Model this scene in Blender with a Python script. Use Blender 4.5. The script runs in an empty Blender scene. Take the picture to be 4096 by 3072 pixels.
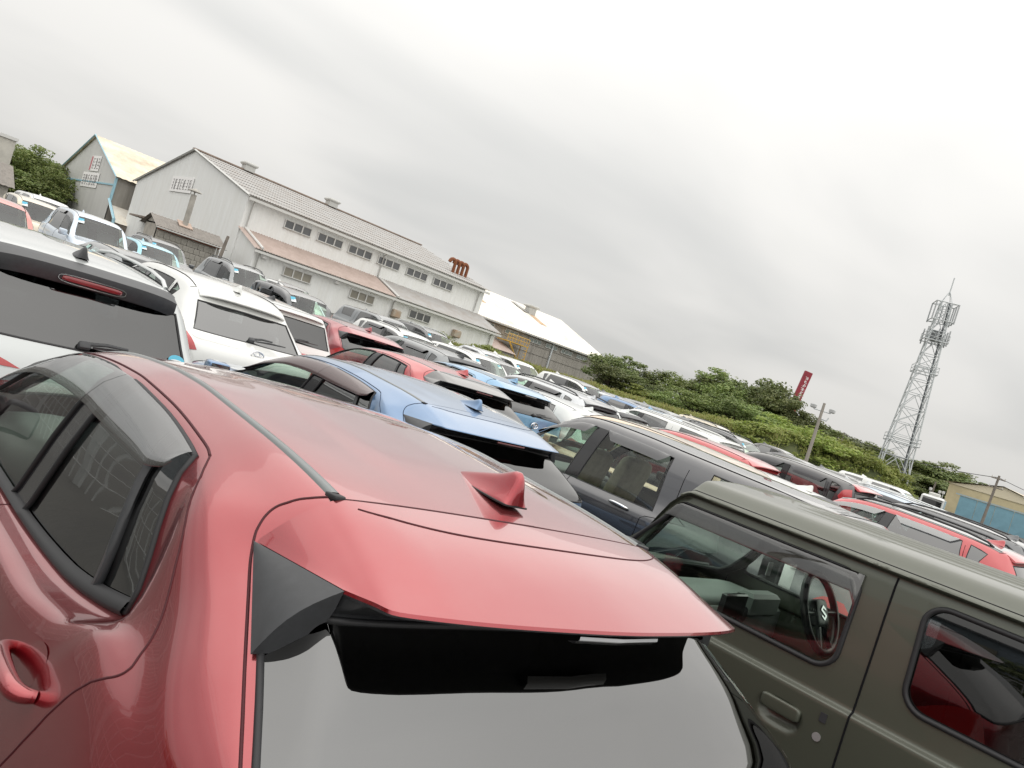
import bpy, bmesh, math, random
import numpy as np
from mathutils import Vector, Matrix
from mathutils.bvhtree import BVHTree

random.seed(7)
RNG = np.random.default_rng(7)
SC = bpy.context.scene
COL = SC.collection
R = math.radians

# ------------------------------------------------------------------ camera
EYE = Vector((0.0, 0.0, 1.93))
YAW, PITCH, ROLL = R(45.0), R(1.2), R(17.4)
fw = Vector((math.sin(YAW) * math.cos(PITCH), math.cos(YAW) * math.cos(PITCH), -math.sin(PITCH)))
rt = Vector((math.cos(YAW), -math.sin(YAW), 0))
up = rt.cross(fw)
rt2 = rt * math.cos(ROLL) + up * math.sin(ROLL)
up2 = up * math.cos(ROLL) - rt * math.sin(ROLL)
cam = bpy.data.cameras.new('camera')
cam.sensor_width = 36.0
cam.lens = 36.0 * 770.0 / 1024.0
cam.clip_start = 0.05
cam.clip_end = 3000
camo = bpy.data.objects.new('camera', cam)
m = Matrix((rt2, up2, -fw)).transposed().to_4x4()
m.translation = EYE
camo.matrix_world = m
COL.objects.link(camo)
SC.camera = camo

# ------------------------------------------------------------------ sky and sun
wd = bpy.data.worlds.new('World')
SC.world = wd
wd.use_nodes = True
nt = wd.node_tree
nt.nodes.clear()
N = nt.nodes.new
out = N('ShaderNodeOutputWorld')
bg = N('ShaderNodeBackground')
sky = N('ShaderNodeTexSky')
sky.sky_type = 'NISHITA'
sky.sun_disc = False
sky.sun_elevation = R(58)
sky.sun_rotation = R(170)
hs = N('ShaderNodeHueSaturation')
hs.inputs['Saturation'].default_value = 0.25
hs.inputs['Value'].default_value = 0.10
nt.links.new(sky.outputs[0], hs.inputs['Color'])
tc = N('ShaderNodeTexCoord')
sep = N('ShaderNodeSeparateXYZ')
nt.links.new(tc.outputs['Generated'], sep.inputs[0])
mx = N('ShaderNodeMath'); mx.operation = 'ADD'; mx.inputs[1].default_value = 0.16
ab = N('ShaderNodeMath'); ab.operation = 'ABSOLUTE'
nt.links.new(sep.outputs['Z'], ab.inputs[0])
nt.links.new(ab.outputs[0], mx.inputs[0])
dv = N('ShaderNodeVectorMath'); dv.operation = 'DIVIDE'
cmb = N('ShaderNodeCombineXYZ')
for i in range(3):
    nt.links.new(mx.outputs[0], cmb.inputs[i])
nt.links.new(tc.outputs['Generated'], dv.inputs[0])
nt.links.new(cmb.outputs[0], dv.inputs[1])
mp = N('ShaderNodeMapping')
mp.inputs['Rotation'].default_value = (0, 0, R(38))
mp.inputs['Scale'].default_value = (0.72, 1.25, 1.0)
mp.inputs['Location'].default_value = (0.55, 0.25, 0.0)
nt.links.new(dv.outputs[0], mp.inputs[0])
n1 = N('ShaderNodeTexNoise')
n1.inputs['Scale'].default_value = 0.85
n1.inputs['Detail'].default_value = 4.5
n1.inputs['Roughness'].default_value = 0.42
n1.inputs['Distortion'].default_value = 0.35
nt.links.new(mp.outputs[0], n1.inputs['Vector'])
rp = N('ShaderNodeValToRGB')
rp.color_ramp.interpolation = 'EASE'
e = rp.color_ramp.elements
e[0].position = 0.27; e[0].color = (0.60, 0.60, 0.585, 1)
e[1].position = 0.70; e[1].color = (0.79, 0.775, 0.745, 1)
nt.links.new(n1.outputs['Fac'], rp.inputs['Fac'])
mix = N('ShaderNodeMixRGB')
mix.inputs['Fac'].default_value = 0.90
nt.links.new(hs.outputs[0], mix.inputs['Color1'])
nt.links.new(rp.outputs[0], mix.inputs['Color2'])
nt.links.new(mix.outputs[0], bg.inputs['Color'])
# an overcast dome is brighter overhead than at the horizon
gr = N('ShaderNodeMath'); gr.operation = 'MULTIPLY_ADD'; gr.inputs[1].default_value = 1.05; gr.inputs[2].default_value = 0.62
nt.links.new(ab.outputs[0], gr.inputs[0])
nt.links.new(gr.outputs[0], bg.inputs['Strength'])
nt.links.new(bg.outputs[0], out.inputs[0])

sun = bpy.data.lights.new('sun', 'SUN')
sun.energy = 1.0
sun.angle = R(170)
sun.color = (1.0, 0.965, 0.91)
suno = bpy.data.objects.new('sun', sun)
COL.objects.link(suno)
suno.rotation_euler = (R(32), 0, R(10))    # wholly veiled light from behind the camera

SC.view_settings.view_transform = 'Standard'
SC.view_settings.look = 'None'
SC.view_settings.gamma = 1.0
SC.view_settings.exposure = 0.52
SC.view_settings.use_curve_mapping = False
SC.cycles.max_bounces = 8
SC.cycles.transparent_max_bounces = 14
SC.cycles.caustics_reflective = False
SC.cycles.caustics_refractive = False
SC.cycles.use_denoising = True

# ------------------------------------------------------------------ helpers
def tag(o, label=None, cat=None, group=None, kind=None):
    if label: o['label'] = label
    if cat: o['category'] = cat
    if group: o['group'] = group
    if kind: o['kind'] = kind
    return o

def empty(name, loc=(0, 0, 0), rz=0.0):
    o = bpy.data.objects.new(name, None)
    o.empty_display_size = 0.2
    o.location = loc
    o.rotation_euler = (0, 0, rz)
    COL.objects.link(o)
    return o

class MB:
    """collects faces and links them as one mesh object"""
    def __init__(s):
        s.v = []; s.f = []; s.mi = []
    def quad(s, a, b, c, d, mi=0):
        n = len(s.v); s.v += [tuple(a), tuple(b), tuple(c), tuple(d)]; s.f.append((n, n+1, n+2, n+3)); s.mi.append(mi)
    def tri(s, a, b, c, mi=0):
        n = len(s.v); s.v += [tuple(a), tuple(b), tuple(c)]; s.f.append((n, n+1, n+2)); s.mi.append(mi)
    def grid(s, G, mi=0, flip=False, closed_u=False):
        G = np.asarray(G, float); a, b = G.shape[:2]; n = len(s.v)
        s.v += [tuple(p) for p in G.reshape(-1, 3)]
        for i in range(a if closed_u else a - 1):
            i2 = (i + 1) % a
            for j in range(b - 1):
                q = (n+i*b+j, n+i2*b+j, n+i2*b+j+1, n+i*b+j+1)
                s.f.append(q[::-1] if flip else q); s.mi.append(mi)
    def poly(s, pts, mi=0):
        n = len(s.v); s.v += [tuple(p) for p in pts]; s.f.append(tuple(range(n, n+len(pts)))); s.mi.append(mi)
    def box(s, c, d, mi=0, M=None, bev=0.0):
        x, y, z = [k / 2 for k in d]
        if bev:
            ps = []
            for sz, ins in ((-z, bev), (-z + bev, 0), (z - bev, 0), (z, bev)):
                ps.append([(-x+ins, -y+ins, sz), (x-ins, -y+ins, sz), (x-ins, y-ins, sz), (-x+ins, y-ins, sz)])
            tr = lambda p: (Vector(c) + (M @ Vector(p) if M else Vector(p)))
            rows = [[tr(p) for p in r] for r in ps]
            for a in range(3):
                for k in range(4):
                    s.quad(rows[a][k], rows[a][(k+1) % 4], rows[a+1][(k+1) % 4], rows[a+1][k], mi)
            s.poly(rows[0][::-1], mi); s.poly(rows[3], mi)
            return
        P = [(-x,-y,-z),(x,-y,-z),(x,y,-z),(-x,y,-z),(-x,-y,z),(x,-y,z),(x,y,z),(-x,y,z)]
        P = [Vector(c) + (M @ Vector(p) if M else Vector(p)) for p in P]
        n = len(s.v); s.v += [tuple(p) for p in P]
        for q in ((0,3,2,1),(4,5,6,7),(0,1,5,4),(1,2,6,5),(2,3,7,6),(3,0,4,7)):
            s.f.append(tuple(n+k for k in q)); s.mi.append(mi)
    def tube(s, pts, r, n=6, mi=0, closed=False, cap=True, r2=None):
        pts = [Vector(p) for p in pts]
        K = len(pts); rows = []
        prev = None
        for k, p in enumerate(pts):
            if closed: t = pts[(k+1) % K] - pts[k-1]
            else: t = pts[min(k+1, K-1)] - pts[max(k-1, 0)]
            if t.length < 1e-9: t = Vector((0, 0, 1))
            t.normalize()
            if prev is None:
                a = Vector((0, 0, 1)) if abs(t.z) < .9 else Vector((1, 0, 0))
                u = t.cross(a).normalized()
            else:
                u = (prev - t * prev.dot(t))
                u = u.normalized() if u.length > 1e-6 else t.orthogonal().normalized()
            prev = u
            w = t.cross(u)
            rr = r[k] if isinstance(r, (list, tuple)) else (r if r2 is None else r + (r2 - r) * k / max(1, K-1))
            rows.append([p + (u * math.cos(2*math.pi*q/n) + w * math.sin(2*math.pi*q/n)) * rr for q in range(n)])
        base = len(s.v)
        for rw in rows: s.v += [tuple(p) for p in rw]
        for k in range(K if closed else K-1):
            k2 = (k+1) % K
            for q in range(n):
                s.f.append((base+k*n+q, base+k*n+(q+1) % n, base+k2*n+(q+1) % n, base+k2*n+q)); s.mi.append(mi)
        if cap and not closed:
            s.f.append(tuple(base+q for q in range(n))[::-1]); s.mi.append(mi)
            s.f.append(tuple(base+(K-1)*n+q for q in range(n))); s.mi.append(mi)
    def mesh(s, name, smooth=None):
        me = bpy.data.meshes.new(name)
        me.from_pydata(s.v, [], s.f)
        if any(s.mi): me.polygons.foreach_set('material_index', s.mi)
        if smooth is not None:
            me.polygons.foreach_set('use_smooth', [True] * len(me.polygons))
            if smooth < 180:
                try: me.set_sharp_from_angle(angle=R(smooth))
                except Exception: pass
        me.update()
        return me
    def build(s, name, mats, parent=None, smooth=None):
        me = s.mesh(name, smooth)
        for mt in (mats if isinstance(mats, (list, tuple)) else [mats]): me.materials.append(mt)
        o = bpy.data.objects.new(name, me)
        COL.objects.link(o)
        if parent: o.parent = parent
        return o

def mobj(name, me, mats, parent=None):
    """an object on shared mesh data with its own materials"""
    mats = mats if isinstance(mats, (list, tuple)) else [mats]
    while len(me.materials) < len(mats): me.materials.append(mats[0])
    o = bpy.data.objects.new(name, me)
    COL.objects.link(o)
    for k, mt in enumerate(mats):
        o.material_slots[k].link = 'OBJECT'
        o.material_slots[k].material = mt
    if parent: o.parent = parent
    return o

# ------------------------------------------------------------------ materials
MATS = {}
def s2l(c):
    return tuple(((x / 12.92) if x <= .04045 else ((x + .055) / 1.055) ** 2.4) for x in c)

def pmat(name, rgb, rough=0.5, metal=0.0, coat=0.0, spec=0.5, noise=None, bump=None, emis=None, coords='Object'):
    """principled material; noise=(scale, amount[, second rgb]) gives uneven colour, bump=(scale, strength)"""
    if name in MATS: return MATS[name]
    mt = bpy.data.materials.new(name); mt.use_nodes = True
    t = mt.node_tree; b = t.nodes['Principled BSDF']
    b.inputs['Base Color'].default_value = (*rgb, 1)
    b.inputs['Roughness'].default_value = rough
    b.inputs['Metallic'].default_value = metal
    b.inputs['Coat Weight'].default_value = coat
    b.inputs['Coat Roughness'].default_value = 0.03
    b.inputs['Specular IOR Level'].default_value = spec
    if noise or bump:
        tcn = t.nodes.new('ShaderNodeTexCoord')
    if noise:
        nz = t.nodes.new('ShaderNodeTexNoise'); nz.inputs['Scale'].default_value = noise[0]
        nz.inputs['Detail'].default_value = 6; nz.inputs['Roughness'].default_value = .65
        t.links.new(tcn.outputs[coords], nz.inputs['Vector'])
        mr = t.nodes.new('ShaderNodeMapRange')
        mr.inputs['From Min'].default_value = .35; mr.inputs['From Max'].default_value = .65
        t.links.new(nz.outputs['Fac'], mr.inputs['Value'])
        mc = t.nodes.new('ShaderNodeMixRGB')
        c2 = noise[2] if len(noise) > 2 else tuple(x * (1 - noise[1]) for x in rgb)
        mc.inputs['Color1'].default_value = (*rgb, 1); mc.inputs['Color2'].default_value = (*c2, 1)
        if len(noise) > 2:
            ml = t.nodes.new('ShaderNodeMath'); ml.operation = 'MULTIPLY'; ml.inputs[1].default_value = noise[1]
            t.links.new(mr.outputs[0], ml.inputs[0]); t.links.new(ml.outputs[0], mc.inputs['Fac'])
        else:
            t.links.new(mr.outputs[0], mc.inputs['Fac'])
        t.links.new(mc.outputs[0], b.inputs['Base Color'])
    if bump:
        nb = t.nodes.new('ShaderNodeTexNoise'); nb.inputs['Scale'].default_value = bump[0]; nb.inputs['Detail'].default_value = 4
        t.links.new(tcn.outputs[coords], nb.inputs['Vector'])
        bp = t.nodes.new('ShaderNodeBump'); bp.inputs['Strength'].default_value = bump[1]; bp.inputs['Distance'].default_value = .02
        t.links.new(nb.outputs['Fac'], bp.inputs['Height']); t.links.new(bp.outputs[0], b.inputs['Normal'])
    if emis:
        b.inputs['Emission Color'].default_value = (*emis[0], 1); b.inputs['Emission Strength'].default_value = emis[1]
    MATS[name] = mt
    return mt

def paint(name, rgb, metal=0.25, rough=0.34, dust_flare=0.13, coat_ior=1.7):
    """clear-coated car paint with a dusty film and whitish flare in its colour"""
    key = 'paint ' + name
    if key in MATS: return MATS[key]
    mt = pmat(key, rgb, rough, metal, coat=1.0, spec=.5)
    t = mt.node_tree; b = t.nodes['Principled BSDF']
    tcn = t.nodes.new('ShaderNodeTexCoord')
    nz = t.nodes.new('ShaderNodeTexNoise'); nz.inputs['Scale'].default_value = 6; nz.inputs['Detail'].default_value = 8
    nz.inputs['Roughness'].default_value = .7
    t.links.new(tcn.outputs['Object'], nz.inputs['Vector'])
    mr = t.nodes.new('ShaderNodeMapRange')
    mr.inputs['From Min'].default_value = .35; mr.inputs['From Max'].default_value = .7
    mr.inputs['To Min'].default_value = .012; mr.inputs['To Max'].default_value = .045
    t.links.new(nz.outputs['Fac'], mr.inputs['Value']); t.links.new(mr.outputs[0], b.inputs['Coat Roughness'])
    b.inputs['Coat IOR'].default_value = coat_ior
    # dusty film plus flare painted in: upward faces turn whitish
    geo = t.nodes.new('ShaderNodeNewGeometry'); sp_ = t.nodes.new('ShaderNodeSeparateXYZ'); t.links.new(geo.outputs['Normal'], sp_.inputs[0])
    du_ = t.nodes.new('ShaderNodeMapRange'); du_.inputs['From Min'].default_value = .25; du_.inputs['From Max'].default_value = 1.0
    du_.inputs['To Max'].default_value = dust_flare; t.links.new(sp_.outputs['Z'], du_.inputs['Value'])
    md_ = t.nodes.new('ShaderNodeMath'); md_.operation = 'MULTIPLY'; mr2 = t.nodes.new('ShaderNodeMapRange')
    mr2.inputs['From Min'].default_value = .3; mr2.inputs['From Max'].default_value = .7; mr2.inputs['To Min'].default_value = .75; mr2.inputs['To Max'].default_value = 1.15
    t.links.new(nz.outputs['Fac'], mr2.inputs['Value']); t.links.new(mr2.outputs[0], md_.inputs[0]); t.links.new(du_.outputs[0], md_.inputs[1])
    mc_ = t.nodes.new('ShaderNodeMixRGB'); mc_.inputs['Color1'].default_value = (*rgb, 1); mc_.inputs['Color2'].default_value = (.58, .54, .50, 1)
    t.links.new(md_.outputs[0], mc_.inputs['Fac']); t.links.new(mc_.outputs[0], b.inputs['Base Color'])
    return mt

def glassmat(name, tint, ior=1.75, refl=(1, 1, 1)):
    if name in MATS: return MATS[name]
    mt = bpy.data.materials.new(name); mt.use_nodes = True
    t = mt.node_tree; t.nodes.clear()
    o = t.nodes.new('ShaderNodeOutputMaterial'); ms = t.nodes.new('ShaderNodeMixShader')
    f0 = ((ior - 1) / (ior + 1)) ** 2          # Schlick reflectance, the same from both sides of the pane
    geo = t.nodes.new('ShaderNodeNewGeometry')
    dt = t.nodes.new('ShaderNodeVectorMath'); dt.operation = 'DOT_PRODUCT'
    t.links.new(geo.outputs['Incoming'], dt.inputs[0]); t.links.new(geo.outputs['Normal'], dt.inputs[1])
    aa = t.nodes.new('ShaderNodeMath'); aa.operation = 'ABSOLUTE'; t.links.new(dt.outputs['Value'], aa.inputs[0])
    om = t.nodes.new('ShaderNodeMath'); om.operation = 'SUBTRACT'; om.inputs[0].default_value = 1.0; t.links.new(aa.outputs[0], om.inputs[1])
    pw = t.nodes.new('ShaderNodeMath'); pw.operation = 'POWER'; pw.inputs[1].default_value = 5.0; t.links.new(om.outputs[0], pw.inputs[0])
    fr = t.nodes.new('ShaderNodeMath'); fr.operation = 'MULTIPLY_ADD'; fr.use_clamp = True
    fr.inputs[1].default_value = 1 - f0; fr.inputs[2].default_value = f0
    t.links.new(pw.outputs[0], fr.inputs[0])
    tr = t.nodes.new('ShaderNodeBsdfTransparent'); tr.inputs['Color'].default_value = (*tint, 1)
    gl = t.nodes.new('ShaderNodeBsdfGlossy'); gl.inputs['Roughness'].default_value = .015
    gl.inputs['Color'].default_value = (*refl, 1)
    t.links.new(fr.outputs[0], ms.inputs[0]); t.links.new(tr.outputs[0], ms.inputs[1]); t.links.new(gl.outputs[0], ms.inputs[2])
    t.links.new(ms.outputs[0], o.inputs[0])
    MATS[name] = mt
    return mt

RUBBER = pmat('black rubber', (.018, .018, .02), .55)
BLACKPL = pmat('black plastic', (.042, .044, .048), .40, noise=(30, .2))
GLOSSBLK = pmat('gloss black', (.012, .012, .014), .15, coat=.6)
SEAM = pmat('panel gap', (.01, .01, .012), .9, spec=.1)
CHROME = pmat('chrome', (.75, .76, .78), .12, 1.0)
GLASS = glassmat('clear window glass', (.88, .96, .90), 1.6)
WSCREEN = glassmat('windscreen glass', (.76, .90, .82), 1.85)
PRIV = glassmat('privacy glass', (.07, .075, .08), 2.6)
REARG = glassmat('rear glass', (.02, .022, .025), 2.0)
REARGH = glassmat('rear glass of the red car', (.02, .022, .025), 2.45)
VISOR = pmat('smoked visor', (.045, .045, .05), .12, coat=.8)
VISORB = pmat('brown smoked visor', (.085, .05, .05), .14, coat=.8)
VISORG = glassmat('clear smoked visor', (.30, .32, .33), 3.1)
REDLENS = pmat('red lamp lens', (.42, .012, .015), .18, coat=1.0)
DARKRED = pmat('dark red stop lamp lens', (.22, .01, .014), .25, coat=1.0)
CLEARLENS = pmat('clear lamp lens', (.55, .56, .58), .15, coat=1.0)
AMBER = pmat('amber lens', (.6, .2, .03), .2, coat=1.0)
TYRE = pmat('tyre rubber', (.02, .02, .021), .8)
RIM = pmat('wheel rim', (.45, .46, .47), .35, .8)
SEATD = pmat('dark seat fabric', (.035, .036, .04), .85, noise=(14, .3))
SEATB = pmat('beige seat fabric', (.33, .29, .22), .85, noise=(14, .25))
DASH = pmat('dashboard plastic', (.085, .09, .088), .5)
STICKW = pmat('white paper sticker', (.75, .78, .78), .6)
STICKC = pmat('cyan inspection sticker', (.10, .45, .62), .5)
# ------------------------------------------------------------------ ground height of the lot
def ground_z(x, y):
    z = 0.031 * min(max(y, -12.0), 60.0)
    z -= 0.013 * min(max(x, -20.0), 10.0)
    z += 0.006 * min(max(x - 10.0, 0.0), 40.0)
    return z

# ------------------------------------------------------------------ smooth surfaces from section tables
def pchip(x, Y, xq):
    x = np.asarray(x, float); Y = np.asarray(Y, float); xq = np.asarray(xq, float)
    h = np.diff(x)[:, None]; d = np.diff(Y, axis=0) / h
    n = len(x); mm = np.zeros_like(Y)
    if n == 2:
        mm[:] = d[0]
    else:
        w1 = 2 * h[1:] + h[:-1]; w2 = h[1:] + 2 * h[:-1]
        same = d[:-1] * d[1:] > 0
        with np.errstate(divide='ignore', invalid='ignore'):
            hm = (w1 + w2) / (w1 / d[:-1] + w2 / d[1:])
        mm[1:-1] = np.where(same, hm, 0.0)
        mm[0] = d[0]; mm[-1] = d[-1]
    k = np.clip(np.searchsorted(x, xq, side='right') - 1, 0, n - 2)
    hk = h[k]; t = ((xq - x[k])[:, None]) / hk
    h00 = 2*t**3 - 3*t**2 + 1; h10 = t**3 - 2*t**2 + t; h01 = -2*t**3 + 3*t**2; h11 = t**3 - t**2
    return h00 * Y[k] + h10 * hk * mm[k] + h01 * Y[k+1] + h11 * hk * mm[k+1]

class Surf:
    """half body given as P[station][line] = (half width, y, z); mirrored into a whole"""
    def __init__(s, P, nu=3, nv=3, bulge=.018, glass_j=4, glass_i=(6.6, 13)):
        P = np.asarray(P, float); s.P = P; S, J = P.shape[:2]; s.S, s.J, s.nu, s.nv = S, J, nu, nv
        ds = np.linalg.norm(np.diff(P, axis=0), axis=2).mean(1) + 1e-4
        dj = np.linalg.norm(np.diff(P, axis=1), axis=2).mean(0) + 1e-4
        ps = np.concatenate([[0], np.cumsum(ds)]); pj = np.concatenate([[0], np.cumsum(dj)])
        qs = np.interp(np.linspace(0, S-1, (S-1)*nu+1), range(S), ps)
        qj = np.interp(np.linspace(0, J-1, (J-1)*nv+1), range(J), pj)
        A = np.stack([pchip(ps, P[:, j], qs) for j in range(J)], 1)
        s.D = np.stack([pchip(pj, A[i], qj) for i in range(len(qs))], 0)
        s.D[:, -1, 0] = 0.0
        if bulge:                               # side glass is barrel-shaped
            a0, a1 = int(glass_i[0]*nu), int(glass_i[1]*nu)
            for a in range(a0, a1):
                e_ = min(1, (a - a0) / nu, (a1 - a) / (1.5*nu))
                for b in range(nv + 1):
                    s.D[a, glass_j*nv + b, 0] += bulge * e_ * math.sin(math.pi * b / nv)
        s.A, s.B = s.D.shape[:2]
    def pt(s, fi, fj, side=-1):
        a = min(max(fi * s.nu, 0), s.A - 1.0001); b = min(max(fj * s.nv, 0), s.B - 1.0001)
        i, j = int(a), int(b); u, v = a - i, b - j; D = s.D
        p = (D[i, j]*(1-u)*(1-v) + D[i+1, j]*u*(1-v) + D[i, j+1]*(1-u)*v + D[i+1, j+1]*u*v)
        return Vector((p[0] * side, p[1], p[2]))
    def nrm(s, fi, fj, side=-1):
        e = .12
        du = s.pt(min(fi+e, s.S-1), fj, side) - s.pt(max(fi-e, 0), fj, side)
        j0, j1 = max(fj-e, 0), fj+e
        if j1 > s.J-1:
            a = s.pt(fi, s.J-1-(j1-(s.J-1)), -side)
        else: a = s.pt(fi, j1, side)
        dvv = a - s.pt(fi, j0, side)
        n = du.cross(dvv)
        if n.length < 1e-9: return Vector((0, 0, 1))
        n.normalize()
        if side > 0: n = -n
        return -n if s._flip else n
    _flip = False
    def patch(s, i0, i1, j0, j1, side=-1, off=0.0, n=8, m=6, taper=None):
        G = []
        for a in np.linspace(i0, i1, n):
            row = []
            for b in np.linspace(j0, j1, m):
                p = s.pt(a, b, side)
                p = p + s.nrm(a, b, side) * off
                row.append(p)
            G.append(row)
        return G
    def line(s, pts, side=-1, off=0.0):
        return [s.pt(a, b, side) + s.nrm(a, b, side) * off for a, b in pts]

def body_mesh(s, holes, name):
    """the painted shell: every cell but the holes (list of (i0,i1,j0,j1))"""
    nu, nv = s.nu, s.nv
    skip = np.zeros((s.A-1, s.B-1), bool)
    for (i0, i1, j0, j1) in holes:
        skip[int(round(i0*nu)):int(round(i1*nu)), int(round(j0*nv)):int(round(j1*nv))] = True
    B = s.B; W = 2*B - 1
    full = np.zeros((s.A, W, 3))
    full[:, :B] = s.D * np.array([-1, 1, 1]); full[:, B:] = s.D[:, -2::-1]
    fs = []
    for i in range(s.A-1):
        for c in range(W-1):
            j = c if c < B-1 else 2*B-3-c
            if skip[i, j]: continue
            fs.append((i*W+c, (i+1)*W+c, (i+1)*W+c+1, i*W+c+1))
    used = sorted({k for f in fs for k in f}); mp_ = {k: q for q, k in enumerate(used)}
    V = full.reshape(-1, 3)
    me = bpy.data.meshes.new(name)
    me.from_pydata([tuple(V[k]) for k in used], [], [tuple(mp_[k] for k in f)[::-1] for f in fs])
    me.polygons.foreach_set('use_smooth', [True]*len(me.polygons))
    me.set_sharp_from_angle(angle=R(50))
    me.update()
    return me

def pane_grid(s, i0, i1, j0, j1, side, off=-.005):
    nu, nv = s.nu, s.nv
    a0, a1, b0, b1 = int(round(i0*nu)), int(round(i1*nu)), int(round(j0*nv)), int(round(j1*nv))
    if side != 0:
        G = s.D[a0:a1+1, b0:b1+1].copy(); G[..., 0] *= side
    else:
        H = s.D[a0:a1+1, b0:s.B]
        G = np.concatenate([H * np.array([-1, 1, 1]), H[:, -2::-1]], 1)
    du = np.gradient(G, axis=0); dv_ = np.gradient(G, axis=1)
    n = np.cross(du, dv_); n /= (np.linalg.norm(n, axis=2, keepdims=True) + 1e-9)
    if side > 0: n = -n
    c = G.mean((0, 1)); mid = np.array([0, 2.1, .8])
    if ((c - mid) * n.mean((0, 1))).sum() < 0: n = -n
    return G + n * off

def seal_mesh(G, r, name, n=5):
    a, b = G.shape[:2]
    loop = [G[0, j] for j in range(b)] + [G[i, b-1] for i in range(1, a)] + [G[a-1, j] for j in range(b-2, -1, -1)] + [G[i, 0] for i in range(a-2, 0, -1)]
    out_ = [loop[0]]
    for p in loop[1:]:
        if np.linalg.norm(p - out_[-1]) > .012: out_.append(p)
    M = MB(); M.tube(out_, r, n, closed=True)
    return M.mesh(name, smooth=180)

def rounded_box(M, c, d, r, mi=0, rot=None, seg=3):
    """soft box: superellipsoid"""
    x, y, z = [k/2 for k in d]; p = .35
    nu, nv = 8 * seg // 2, 6 * seg // 2
    sg = lambda v: math.copysign(abs(v) ** p, v)
    G = []
    for a in range(nv + 1):
        t = -math.pi/2 + math.pi * a / nv
        row = []
        for b in range(nu + 1):
            f = 2 * math.pi * b / nu
            q = Vector((x * sg(math.cos(t)) * sg(math.cos(f)), y * sg(math.cos(t)) * sg(math.sin(f)), z * sg(math.sin(t))))
            if rot: q = rot @ q
            row.append(Vector(c) + q)
        G.append(row)
    M.grid(G, mi, flip=True)

def seat_mesh():
    M = MB()
    rounded_box(M, (0, 0, .10), (.50, .52, .20), .05)
    rt_ = Matrix.Rotation(R(-14), 3, 'X')
    rounded_box(M, (0, -.30, .48), (.48, .16, .66), .05, rot=rt_.transposed())
    rounded_box(M, (0, -.40, .92), (.27, .11, .20), .05, rot=rt_.transposed())
    M.tube([(-.06, -.37, .78), (-.06, -.39, .88)], .008, 5); M.tube([(.06, -.37, .78), (.06, -.39, .88)], .008, 5)
    return M.mesh('seat', smooth=60)

def wheel_mesh():
    M = MB(); ro, ri, w = .33, .22, .20
    prof = [(ri, -.07), (ri+.02, -w/2), (ro-.03, -w/2), (ro, -w/2+.03), (ro, w/2-.03), (ro-.03, w/2), (ri+.02, w/2), (ri, .07)]
    K = 24
    for k in range(K):
        a, b = 2*math.pi*k/K, 2*math.pi*(k+1)/K
        for q in range(len(prof)-1):
            (r0, x0), (r1, x1) = prof[q], prof[q+1]
            P = lambda r_, x_, t_: (x_, r_*math.cos(t_), r_*math.sin(t_))
            M.quad(P(r0, x0, a), P(r1, x1, a), P(r1, x1, b), P(r0, x0, b))
    for sd in (-1, 1):                       # spoked rim
        for k in range(5):
            a = 2*math.pi*k/5
            M.quad((sd*.075, .05*math.cos(a-1), .05*math.sin(a-1)), (sd*.075, .05*math.cos(a+1), .05*math.sin(a+1)),
                   (sd*.06, ri*math.cos(a+.22), ri*math.sin(a+.22)), (sd*.06, ri*math.cos(a-.22), ri*math.sin(a-.22)), 1)
        M.poly([(sd*.03, ri*math.cos(2*math.pi*k/16), ri*math.sin(2*math.pi*k/16)) for k in range(16)], 1)
    return M.mesh('wheel', smooth=35)

def steering_mesh():
    M = MB(); pts = []
    for k in range(28):
        a = 2*math.pi*k/28; pts.append((.185*math.cos(a), 0, .185*math.sin(a)))
    M.tube(pts, .019, 10, closed=True)
    rounded_box(M, (0, .015, 0), (.15, .06, .13), .02)
    for a in (0, math.pi, -math.pi/2 - .35, -math.pi/2 + .35):
        M.tube([(.05*math.cos(a), .01, .05*math.sin(a)), (.18*math.cos(a), 0, .18*math.sin(a))], .014, 6)
    return M.mesh('steering_wheel', smooth=60)

SEAT, WHEEL, STEER = seat_mesh(), wheel_mesh(), steering_mesh()

def fin_mesh():
    """shark fin aerial: base on z=0, nose forward (+y)"""
    prof = [(.150, .001, .004), (.140, .009, .014), (.118, .019, .024), (.08, .031, .034), (.03, .046, .040), (-.02, .061, .043), (-.050, .075, .043), (-.070, .083, .042), (-.084, .084, .041), (-.096, .074, .040), (-.104, .040, .039), (-.107, .004, .038)]
    G = []
    prof = pchip(np.arange(len(prof)), np.array(prof), np.linspace(0, len(prof)-1, 40))
    for (y, zt, wb) in prof:
        row = []
        half = [(1.0, 0), (.97, .05), (.90, .12), (.78, .22), (.66, .34), (.55, .47), (.46, .60), (.38, .73), (.30, .84), (.21, .93), (.10, .985), (0, 1.0)]
        for (kx, kz) in half: row.append((-wb * kx, y, zt * kz))
        for (kx, kz) in half[-2::-1]: row.append((wb * kx, y, zt * kz))
        G.append(row)
    M = MB(); M.grid(G)
    return M.mesh('antenna_fin', smooth=180)
FIN = fin_mesh()

def mirror_mesh(side):
    M = MB()
    rounded_box(M, (side*.13, -.02, .05), (.20, .12, .15), .03)
    M.tube([(0, 0, 0), (side*.06, -.01, .02)], .025, 6)
    M.quad((side*.05, -.083, 0), (side*.21, -.083, 0), (side*.21, -.083, .11), (side*.05, -.083, .11), 1)
    return M.mesh('side_mirror', smooth=50)
MIRR = {s_: mirror_mesh(s_) for s_ in (-1, 1)}
MIRGLASS = pmat('mirror glass', (.8, .82, .84), .03, 1.0)

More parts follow.
